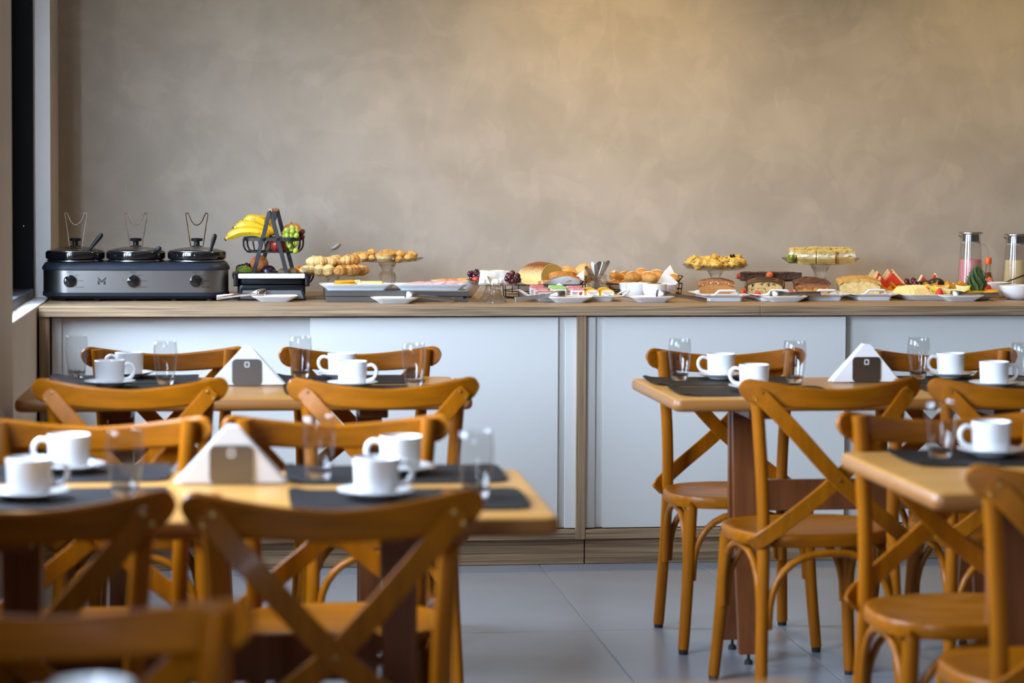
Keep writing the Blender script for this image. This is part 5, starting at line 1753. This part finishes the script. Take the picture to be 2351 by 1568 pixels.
# ------------------------------------------------------------------ four loaf cakes on handled trays
def handled_tray(lab, px, by, w_=.186, d=.30):
    b = base(px, by)
    t = thing('cake_tray', lab, 'tray', (b[0], b[1] + d / 2 - .014, b[2]), 0, 'white handled cake trays')
    obj('tray_body', G().loft(trayrings([(w_ * .66, d * .84, .01, .0005), (w_ * .68, d * .86, .012, 0), (w_ * .70, d * .88, .012, .013), (w_ * .80, d * .94, .014, .018), (w_, d, .016, .0235), (w_, d, .016, .0258), (w_ * .985, d * .985, .016, .0262),
                                         (w_ * .78, d * .92, .014, .0185), (w_ * .68, d * .86, .012, .0165)], 4)), melamine, t, smooth=35)
    for s in (-1, 1):
        y = s * (d / 2 - .004)
        pts = smooth_path([(-.060, y, .0245), (-.046, y, .0255), (-.034, y + s * .004, .0365), (-.026, y + s * .006, .0405), (.026, y + s * .006, .0405), (.034, y + s * .004, .0365), (.046, y, .0255), (.060, y, .0245)], 4)
        obj('handle', G().tube(pts, .0042, 10, flat=1.15), melamine, t, smooth=60)
    return t
TRX = [(1667, 693, 'white handled tray under the sugared brown cake'), (1787, 692.5, 'white handled tray under the chocolate-striped marble cake'), (1896, 692, 'white handled tray under the dark caramel cake'), (2010, 691.5, 'white handled tray under the streusel cake')]
TRO = [handled_tray(lab, px, by) for px, by, lab in TRX]
def loaf_block(w_, d, h, n=(14, 16, 8), top=.94, rnd=.010):
    g = grid_block(w_, d, h, n)
    out = []
    for x, y, z in g.v:
        f = z / h
        k = .93 + .07 * min(1, f * 2)
        e = max(0, (f - .7) / .3)
        x2, y2 = x * k * (1 - .05 * e * e), y * k * (1 - .04 * e * e)
        z2 = z - rnd * e * (max(0, abs(x) / (w_ / 2) - .6) / .4) ** 2
        z2 += (.010 * (1 - min(1, (2 * x / w_) ** 2)) + .007 * (y / d + .5)) * f
        out.append((x2, y2, z2))
    g.v = out
    return g
def cake_at(k, px, by, wpx, d, hpx):
    p = at(px, 670, by)
    return (p.x, p.y + d / 2, CT + .0004 + .0168), wpx * u(by), hpx * u(by)
def top_layer(g, w_, d, h, n=(16, 18, 2), th=.008, over=1.03):
    q = grid_block(w_ * over, d * over, th, n)
    q.v = [(x, y, z + h - th * .45 - .008 * max(0, abs(x) / (w_ / 2) - .6) + .010 * (1 - min(1, (2 * x / w_) ** 2)) + .007 * (y / d + .5)) for x, y, z in q.v]
    return q
D_ = .135
loc, w_, h = cake_at(0, 1652, 685, 90, D_, 20)
c = thing('loaf_cake', 'brown spiced loaf cake dusted with sugar, leftmost of the four', 'cake', loc, R(-10), 'cut loaf cakes')
obj('cake_body', loaf_block(w_ * .90, D_, h).rough(.0025, 90, 1), corn_cake, c, smooth=60)
obj('sugared_top', top_layer(None, w_ * .94, D_, h, th=.010).rough(.004, 80, 2), corn_top, c, smooth=50)
loc, w_, h = cake_at(1, 1765, 685, 94, D_, 22)
c = thing('loaf_cake', 'marble loaf cake with chocolate stripes poured over, second of the four', 'cake', loc, R(-14), 'cut loaf cakes')
obj('cake_body', loaf_block(w_ * .92, D_, h).rough(.0018, 90, 3), marble, c, smooth=60)
obj('baked_top', top_layer(None, w_ * .93, D_, h, th=.006).rough(.0015, 60, 4), marble_top, c, smooth=60)
RS = random.Random(12)
for k in range(7):
    y = D_ * (-.45 + .15 * k)
    h_b, h = h, h + .007 * (y / D_ + .5)
    dl, dr = RS.uniform(.004, .020), RS.uniform(.004, .022)
    x0 = w_ * .475
    pts = [(-x0, y - .002, h - .006 - dl), (-x0, y, h - .004), (-x0 * .86, y + .002, h + .0035), (-x0 * .3, y + .006, h + .0125), (x0 * .3, y + .008, h + .0125), (x0 * .86, y + .010, h + .0035), (x0, y + .008, h - .004), (x0, y + .006, h - .006 - dr)]
    obj('chocolate_stripe', G().tube(smooth_path(pts, 4), .0026 if k % 2 else .0036, 8, flat=.8), ganache, c, smooth=70)
    h = h_b
g = G()
g.tube(smooth_path([(-w_ * .45, -D_ * .5, h - .002), (-w_ * .2, -D_ * .505, h + .010), (w_ * .2, -D_ * .505, h + .010), (w_ * .45, -D_ * .5, h - .002)], 4), .0042, 8)
for x, dl in ((-.44, .030), (-.30, .012), (.1, .008), (.45, .026)):
    g.tube([(x * w_, -D_ * .500, h), (x * w_, -D_ * .494, h - dl)], [.004, .0028], 8)
obj('chocolate_drip', g, ganache, c, smooth=70)
loc, w_, h = cake_at(2, 1873, 685, 88, D_, 23)
c = thing('loaf_cake', 'dark glossy caramel-topped loaf cake, third of the four', 'cake', loc, R(-10), 'cut loaf cakes')
obj('cake_body', loaf_block(w_ * .92, D_, h).rough(.003, 60, 5), caramel, c, smooth=60)
g = grid_block(w_ * .80, .004, h * .80, (12, 1, 8))
g.v = [(x, y - D_ * .478, z) for x, y, z in g.v]
obj('cut_face', g.rough(.0015, 120, 6), caramel_in, c, smooth=60)
obj('caramel_top', top_layer(None, w_ * .93, D_, h, th=.007).rough(.004, 55, 7), mat('burnt_caramel', (.105, .028, .010), .28, coat=.4, var=(40, .5), bump=(80, .5)), c, smooth=60)
loc, w_, h = cake_at(3, 1981, 686, 102, D_, 26)
c = thing('loaf_cake', 'pale apple loaf cake with golden streusel top, rightmost of the four', 'cake', loc, R(-10), 'cut loaf cakes')
obj('cake_body', loaf_block(w_ * .92, D_, h).rough(.0035, 55, 8), apple_cake, c, smooth=60)
obj('streusel_top', top_layer(None, w_ * .95, D_, h, th=.011).rough(.006, 90, 9), apple_top, c, smooth=50)
zt = CT + .034
for lab, px, py, by, r, rot, cap in (('strawberry with leaf, between the sugared and the marble cakes', 1706, 671, 689, .0145, (R(10), R(-80), R(10)), True), ('strawberry lying before the marble cake', 1740, 676, 691.5, .0125, (R(0), R(85), 0), False),
                                     ('strawberry at the right front of the marble cake', 1815, 673.5, 690.5, .0125, (0, R(80), R(20)), False)):
    strawberry(lab, at(px, py, by), r, rot, cap=cap)

# ------------------------------------------------------------------ fruit platter
b = base(2182, 691.5)
pw, pd = (2296 - 2064) * u(688), .34
pf = Vector((b[0], b[1] + pd / 2 - .02, b[2]))
solo('fruit_platter', G().loft(trayrings([(pw * .82, pd * .80, .03, .0015), (pw * .83, pd * .82, .03, 0), (pw * .84, pd * .84, .03, .002), (pw * .93, pd * .93, .035, .014), (pw, pd, .04, .0215), (pw, pd, .04, .0232), (pw * .985, pd * .98, .04, .0236), (pw * .9, pd * .89, .03, .0125), (pw * .8, pd * .78, .03, .008)], 5)),
     melamine, 'large white platter of cut fruit near the right end', 'platter', pf, 0, smooth=50)
b2 = base(2040, 681.6)
solo('fruit_platter', G().loft(trayrings([(.20, .15, .03, 0), (.21, .16, .03, .003), (.27, .21, .03, .016), (.275, .215, .03, .018), (.265, .205, .03, .0175), (.20, .15, .03, .006)], 5)),
     melamine, 'white platter of watermelon behind the streusel cake', 'platter', (b2[0], b2[1] + .10, b2[2]), 0, smooth=50)
def PB(by):
    return 683.4 + (by - 674) * .45
def wedge(lab, tip, l, r, by, th=.020, rz=0, lean=0):
    """watermelon triangle standing: rind tip up, flesh towards the base"""
    by = PB(by) if tip[0] > 2090 else 678.3 + (by - 678.5) * .45
    m = (l[0] + r[0]) / 2
    l, r = (m + (l[0] - m) * 1.2, l[1]), (m + (r[0] - m) * 1.2, r[1])
    T, A, B = at(*tip, by), at(*l, by), at(*r, by)
    c = (T + A + B) / 3
    t = thing('watermelon_wedge', lab, 'watermelon', c, 0, 'watermelon wedges')
    k = .20
    def pr(pts, y0, y1):
        return G().loft([[Vector((v.x - c.x, y + lean * (v.z - c.z), v.z - c.z)) for v in pts] for y in (y0, y1)])
    E = B if tip[0] in (2051, 2049, 2147) else A          # the side that keeps its pale rind
    O = A if E is B else B
    E2 = E.lerp(O, .09)
    T2 = T.lerp(O, .07)
    obj('flesh', pr([T2, E2, O], -th / 2, th / 2), melon_red if tip[0] != 2004 else melon_rind, t, smooth=0)
    obj('rind', pr([T, E, E2, T2], -th / 2, th / 2), melon_rind, t, smooth=0)
    return t
WM = [((2004, 619), (1980, 662), (2026, 664), 676, 'rind-side wedge at far left'), ((2014, 622), (1994, 664), (2040, 664), 678, 'second from left'), ((2012, 629), (1990, 668), (2036, 668), 680, 'low one before the second'), ((2020, 634), (2010, 668), (2046, 668), 682, 'small one in front'),
      ((2038, 618.5), (2014, 662), (2062, 662), 676, 'middle one at the back'), ((2041, 623), (2020, 662), (2066, 662), 678, 'middle one in front'), ((2049, 618), (2026, 660), (2080, 658), 675, 'tall one behind the biggest'), ((2051, 623), (2022, 664), (2080, 660), 680, 'biggest one at right')]
for tip, l, r, by, lab in WM:
    wedge('red watermelon wedge in the left heap, ' + lab, tip, l, r, by)
wedge('red watermelon wedge in the right pair, left one', (2116, 631), (2104, 660), (2138, 660), 674)
wedge('red watermelon wedge in the right pair, right one', (2147, 627.5), (2126, 660), (2160, 660), 674)
bunch('grape_bunch', 'dark red grapes lying between the watermelon heaps', 'grapes', [at(q[0], q[1], PB(q[2])) for q in ((2082, 646, 680), (2097, 644, 678), (2101, 650, 681), (2112, 652, 681), (2090, 656, 679), (2105, 660, 680))], .0112, red_grape, at(2100, 641, PB(677)), 'grape bunches', 8)
for k, (px, py, r, lab) in enumerate(((2124, 655, (.034, .03, .024), 'dark green-black rounded fruit before the right watermelon, left one'), (2149, 651, (.036, .03, .026), 'dark rounded fruit before the right watermelon, right one'))):
    solo('dark_plum', G().ball((0, 0, 0), r, .05, 1.3, k, 3), mat('black_plum_skin', (.020, .022, .022), .35, coat=.2), lab, 'plum', at(px, py + 2, PB(679)), 0, 'dark plums on the platter', smooth=80)
def crescent(name, lab, cat, px, py, by, L_, h, th, rz, mt, skin, group, tilt=0):
    t = thing(name, lab, cat, at(px, py, PB(by)), (tilt, 0, rz), group)
    n = 15
    outer = [(L_ / 2 * math.cos(math.pi * (1 + k / (n - 1))), h * (1 + math.sin(math.pi * (1 + k / (n - 1))))) for k in range(n)]
    inner = [(L_ / 2 * .86 * math.cos(math.pi * (1 + k / (n - 1))), h * (1.02 + .42 * math.sin(math.pi * (1 + k / (n - 1))))) for k in range(n)]
    rim = [(x * .90, h * .06 + z * .94) for x, z in outer]
    vs = [(x, y, z - h * .5) for ring, y in ((rim, -th / 2), (inner, -th / 2), (inner, th / 2), (rim, th / 2)) for x, z in ring]
    fs = []
    for q in range(4):
        for k in range(n - 1):
            a0, b0_ = q * n + k, ((q + 1) % 4) * n + k
            fs.append((a0, a0 + 1, b0_ + 1, b0_))
    fs += [(0, n, 2 * n, 3 * n), (n - 1, 2 * n - 1, 3 * n - 1, 4 * n - 1)]
    obj('flesh', G().add(vs, fs), mt, t, smooth=30)
    obj('skin', G().loft([[(x, y, z - h * .5) for x, z in outer + rim[::-1]] for y in (-th / 2 * 1.02, th / 2 * 1.02)]), skin, t, smooth=30)
    return t
crescent('melon_wedge', 'pale yellow melon slice at the front of the platter, large one', 'melon', 2184, 667, 688, .145, .034, .024, R(-8), honeydew, melon_skin, 'melon slices', R(-18))
crescent('melon_wedge', 'pale yellow melon slice behind the large one, left', 'melon', 2153, 662, 684, .095, .030, .022, R(6), honeydew, melon_skin, 'melon slices', R(-15))
crescent('melon_wedge', 'pale yellow melon slice behind the large one, right beside the pineapple top', 'melon', 2212, 660, 684, .085, .032, .022, R(-20), honeydew, melon_skin, 'melon slices', R(-15))
PA = [(2044, 667, 667, .076, .040, -8, 'large one at the left of the pineapple'), (2062, 657, 665.5, .072, .030, 10, 'one with seeds behind the left large one'), (2034, 668, 668, .05, .034, 30, 'small one touching the streusel cake'),
      (2136, 656, 681, .055, .024, 10, 'first in the back row'), (2158, 652, 679, .065, .024, 0, 'second in the back row, highest'), (2160, 658, 683, .055, .02, -12, 'low one before the second'),
      (2190, 656, 683, .065, .028, 15, 'big corner piece in the middle'), (2217, 653, 680, .055, .022, -10, 'last in the back row, by the jug')]
for px, py, by, L_, h, rz, lab in PA:
    crescent('papaya_piece', 'orange papaya piece on the platter, ' + lab, 'papaya', px, py, by, L_, h, .026, R(rz), papaya, papaya_skin, 'papaya pieces', R(-20))
g = G()
for k in range(14):
    rnd = random.Random(k)
    p = at(2056 + k * 1.5, 653.5 + 1.4 * math.sin(k), 680.5)
    g.ball(p, .0022, .2, 1, k, 1)
o = solo('papaya_seeds', g, mat('black_seed', (.01, .01, .008), .4), 'black papaya seeds along the left papaya pieces', 'seeds')
o['kind'] = 'stuff'
# pineapple slices fanned out
for k in range(9):
    f = k / 8
    px = 2070 + 62 * f
    by = 688
    r = (.033 + .008 * math.sin(math.pi * f)) 
    p = at(px, 668 - 3 * math.sin(math.pi * f), by)
    pts = []
    n = 18
    for j in range(n):
        a = math.pi * j / (n - 1)
        w2 = 1 + .035 * math.cos(a * 9)
        pts.append((r * 1.05 * math.cos(a) * w2, r * 1.15 * math.sin(a) * w2))
    t = G().loft([[(x, y, z - .4 * r) for x, z in pts] for y in (-.0045, .0045)])
    solo('pineapple_slice', t, pine, f'pale pineapple half slice in the fan, {ordinal(k)} from the left', 'pineapple', (p.x, p.y - .006 * math.sin(math.pi * f), CT + .028), (R(-34), 0, R(-14 + 10 * f)), 'fanned pineapple slices', smooth=25)
p = at(2116, 672, 690.3)
solo('pineapple_slice', G().loft([[(.036 * math.cos(math.pi * j / 17), y, .036 * math.sin(math.pi * j / 17) - .012) for j in range(18)] for y in (-.005, .005)]), pine, 'pale pineapple half slice lying before the fan', 'pineapple', (p.x, p.y, CT + .024), (R(-40), 0, R(10)), 'fanned pineapple slices', smooth=25)
strawberry('strawberry at the front of the platter by the pineapple', at(2157, 673, 690.5), .0165, (R(170), R(8), 0), cap=False)
strawberry('small strawberry behind the pineapple fan', at(2132, 659, PB(684)), .0130, (R(150), R(-15), 0), cap=False)
strawberry('strawberry half behind the right end of the tongs', at(2266, 662.5, PB(687)), .0175, (R(100), R(60), 0), cap=False)
for k, (px, py, w2, rz, lab) in enumerate(((2240, 671.5, .105, 4, 'bright yellow fruit slice under the pineapple top'), (2268, 669.5, .085, -6, 'bright yellow fruit slice right of the pineapple top'), (2250, 664, .06, 10, 'thin yellow fruit slice behind the pineapple top'))):
    g = G().ball((0, 0, 0), (w2 / 2, .03, .0085), .08, 1.5, k, 3)
    solo('mango_slice', g, mango_f, lab, 'mango', at(px, py, PB(688 - 3 * (k == 2))), (R(8), R(-5), R(rz)), 'mango slices', smooth=70)
# pineapple crown
p = at(2242, 667, PB(687))
pc = thing('pineapple', 'green pineapple crown standing on the fruit platter', 'pineapple', p, 0)
n_l = 0
def leaf_mesh(L_, w_):
    rings = []
    for f in (0, .15, .35, .6, .82, 1):
        ww = w_ * (1 - f ** 2.2) * .5 + .0004
        rings.append([(-ww, .10 * L_ * f * f + .25 * ww, L_ * f), (0, .10 * L_ * f * f - .1 * ww, L_ * f), (ww, .10 * L_ * f * f + .25 * ww, L_ * f), (ww, .10 * L_ * f * f + .25 * ww + .0008, L_ * f), (0, .10 * L_ * f * f - .1 * ww + .0010, L_ * f), (-ww, .10 * L_ * f * f + .25 * ww + .0008, L_ * f)])
    return mesh('leaf', G().loft(rings), pine_leaf, 30)
lms = [leaf_mesh(.036, .014), leaf_mesh(.034, .013), leaf_mesh(.030, .010)]
H_ = .098
for lv in range(12):
    f = lv / 11
    m_ = 10 if lv < 9 else 5
    for j in range(m_):
        a = 2 * math.pi * (j / m_ + lv * .381)
        rr = (.017 + .006 * math.sin(math.pi * min(1, f * 1.6))) * (1 - f) ** .5 + .003
        tl = R(34 - 28 * f)
        o = put('leaf', lms[0 if f < .4 else (1 if f < .75 else 2)], pc, (rr * math.cos(a), rr * math.sin(a), .002 + H_ * .70 * f))
        o.rotation_euler = (Matrix.Rotation(a - math.pi / 2, 3, 'Z') @ Matrix.Rotation(-tl, 3, 'X')).to_euler()
obj('core', G().lathe([(0, -.004), (.022, -.004), (.022, .01), (.018, .04), (.008, .072), (0, .076)], 14), leaf, pc)

# ------------------------------------------------------------------ jugs, honey bottle, bowls at the right end
def jug(lab, px, by, top, fill_y, colr, wpx_top, wpx_bot):
    b = base(px, by)
    k = u(by)
    H2 = (by - top) * k
    rt, rb = wpx_top / 2 * k, wpx_bot / 2 * k
    t = thing('glass_jug', lab, 'jug', b, 0, 'tall glass jugs')
    hz = H2 - .010
    fz = (by - fill_y) * k
    rl = lambda z: rb + (rt - rb) * z / hz
    obj('glass_body', G().lathe([(0, .001), (rb * .95, .001), (rb, .004), (rl(hz * .5), hz * .5), (rl(hz * .9), hz * .9), (rt * 1.0, hz), (rt * 1.0 - .0018, hz), (rl(hz * .5) - .002, hz * .5), (rb - .002, .008), (0, .007)], 40), thin, t, smooth=50)
    obj('milk_drink', G().lathe([(0, .0075), (rb - .0028, .0085), (rl(fz) - .0028, fz), (0, fz)], 40), colr, t, smooth=40)
    ld = obj('lid', G().lathe([(0, hz - .002), (rt * .80, hz - .002), (rt * .80, hz + .001), (rt * 1.18, hz + .003), (rt * 1.22, hz + .005), (rt * 1.22, hz + .009), (rt * 1.16, hz + .011), (0, hz + .011)], 40), steel, t, smooth=30)
    obj('lid_collar', G().lathe([(rt * .82, hz - .026), (rt * .84, hz - .026), (rt * .84, hz - .001), (rt * .82, hz - .001)], 40), brushed, ld)
    obj('seal_ring', G().lathe([(rt * .84, hz - .034), (rt * .94, hz - .034), (rt * .94, hz - .028), (rt * .84, hz - .028)], 40), mat('clear_grey_silicone', (.45, .43, .42), .4), ld)
    pts = smooth_path([(rt * .98, 0, hz - .040), (rt + .018, 0, hz - .042), (rt + .030, 0, hz - .056), (rt + .037, 0, hz - .085), (rt + .036, 0, hz - .13), (rb * 1.0, 0, hz - .165)], 5)
    obj('handle', G().tube(pts, .0035, 8), glass, t, smooth=60)
    obj('spout', G().loft([[(-rt * 1.0, -.012, hz - .004), (-rt * .98, 0, hz - .016), (-rt * 1.0, .012, hz - .004), (-rt * .98, 0, hz - .004)], [(-rt - .013, -.003, hz - .002), (-rt - .013, 0, hz - .005), (-rt - .013, .003, hz - .002), (-rt - .013, 0, hz - .001)]]), glass, t)
    return t
jug('tall glass jug of pink yogurt drink with steel lid', 2227, 679, 530, 594, mat('pink_yogurt', (.68, .28, .30), .45, sss=.1), 46, 62)
jug('tall glass jug of cream-coloured drink with steel lid, right end', 2331, 679, 534, 596, mat('cream_milk_drink', (.74, .58, .30), .45, sss=.1), 46, 66)
b = base(2268, 681)
k = u(681)
hb = thing('honey_bottle', 'squat honey bottle with orange cap and orange label', 'bottle', b, R(8))
pr = [(0, .001), (.020, .001), (.022, .004), (.022, .02), (.021, .045), (.020, .062), (.0155, .082), (.0105, .096), (.0100, .128), (.0085, .130)]
obj('bottle_body', G().lathe(pr + [(.0085, .128), (.009, .097), (.0140, .081), (.0185, .061), (.0205, .02), (0, .004)], 36), glass, hb, smooth=60)
obj('honey', G().lathe([(0, .0045), (.0203, .006), (.0203, .02), (.0193, .045), (.0183, .061), (.0138, .0805), (.0092, .0945), (0, .0945)], 36), mat('dark_honey', (.20, .055, .008), .15, coat=.6), hb, smooth=60)
obj('cap', G().lathe([(0, .127), (.0125, .127), (.0130, .128), (.0130, .151), (.0120, .153), (0, .153)], 36, flute=lambda a, i: .012 * math.cos(a * 30)), mat('orange_cap', (.78, .13, .01), .4), hb, smooth=50)
n = 17
def lab_strip(z0, z1, a0, a1, r, mt, nm, par, top_round=False):
    rings = []
    for zf in range(7):
        f = zf / 6
        z = z0 + (z1 - z0) * f
        sh = math.sqrt(max(0.02, 1 - max(0, (f - .55) / .45) ** 2)) if top_round else 1
        rz_ = .0222 if z < .045 else .0222 - (z - .045) * .10
        if z > .062:
            rz_ = .0205 - (z - .062) * .225
        rings.append([((rz_ + r) * math.cos(a0 + (a1 - a0) * (.5 + (j / (n - 1) - .5) * sh)), (rz_ + r) * math.sin(a0 + (a1 - a0) * (.5 + (j / (n - 1) - .5) * sh)), z) for j in range(n)])
    g = G()
    g.loft(rings, False, False, closed=False)
    return obj(nm, g, mt, par)
lb = lab_strip(.006, .078, R(-165), R(-15), .0006, mat('orange_label', (.75, .12, .008), .45), 'label', hb, True)
for z0, z1, a0, a1 in ((.012, .019, -150, -80), (.023, .032, -150, -70), (.037, .043, -145, -90)):
    lab_strip(z0, z1, R(a0), R(a1), .0010, mat('yellow_print', (.85, .52, .02), .5), 'yellow_print', lb)
g = G().box(-.0008, .0008, -.0236, -.0232, .012, .050).ball((0, -.0232, .053), (.005, .0008, .005), 0, 1, 0, 2)
obj('dipper_print', g, mat('brown_print', (.30, .08, .01), .5), lb)
text('lettering', 'aranael', .0056, (0, -.0205, .0690), lab_white, lb)
obj('print_line', G().box(-.007, .007, -.0222, -.0216, .060, .0625), lab_white, lb)
# bowls
b = base(2298, 685)
rb_ = 27 * u(682)
ramekin('white deep bowl with a spoon, behind the front right bowl', 2298, 685.5, .045, .060, None, 'white bowls at the right end')
p0, p1 = at(2290, 655, 684), at(2351, 632, 682)
sp = thing('spoon', 'steel spoon leaning out of the white bowl to the right', 'spoon', p0, 0)
dv = p1 - p0
obj('handle', G().ribbon([dv * f for f in (.12, .3, .6, 1.0, 1.3)], [.004, .0045, .006, .009, .010], .0022, (0, -1, .6)), steel, sp, smooth=40)
obj('spoon_bowl', G().ball(dv * 0 + Vector((-.004, 0, -.012)), (.014, .010, .004), 0, 1, 0, 2, rot=Matrix.Rotation(R(-25), 3, 'Y').to_euler()), steel, sp, smooth=80)
b = base(2345, 690.5)
t = thing('bowl', 'round white porcelain bowl at the right picture edge, in front', 'bowl', (b[0], b[1] + .045, b[2]), 0, 'white bowls at the right end')
r_, h_ = .073, .055
obj('bowl_body', G().lathe([(0, .003), (r_ * .42, .003), (r_ * .44, 0), (r_ * .50, .001), (r_ * .72, h_ * .22), (r_ * .92, h_ * .58), (r_ * .99, h_ * .90), (r_, h_), (r_ * .975, h_ * 1.005), (r_ * .96, h_ * .9), (r_ * .89, h_ * .58), (r_ * .68, h_ * .26), (0, h_ * .14)], 48), china, t, smooth=55)
obj('granola', G().lathe([(0, h_ * .72), (r_ * .90, h_ * .72), (r_ * .93, h_ * .86), (0, h_ * .96)], 24).rough(.004, 70, 3), crumble, t, smooth=40, kind='stuff')
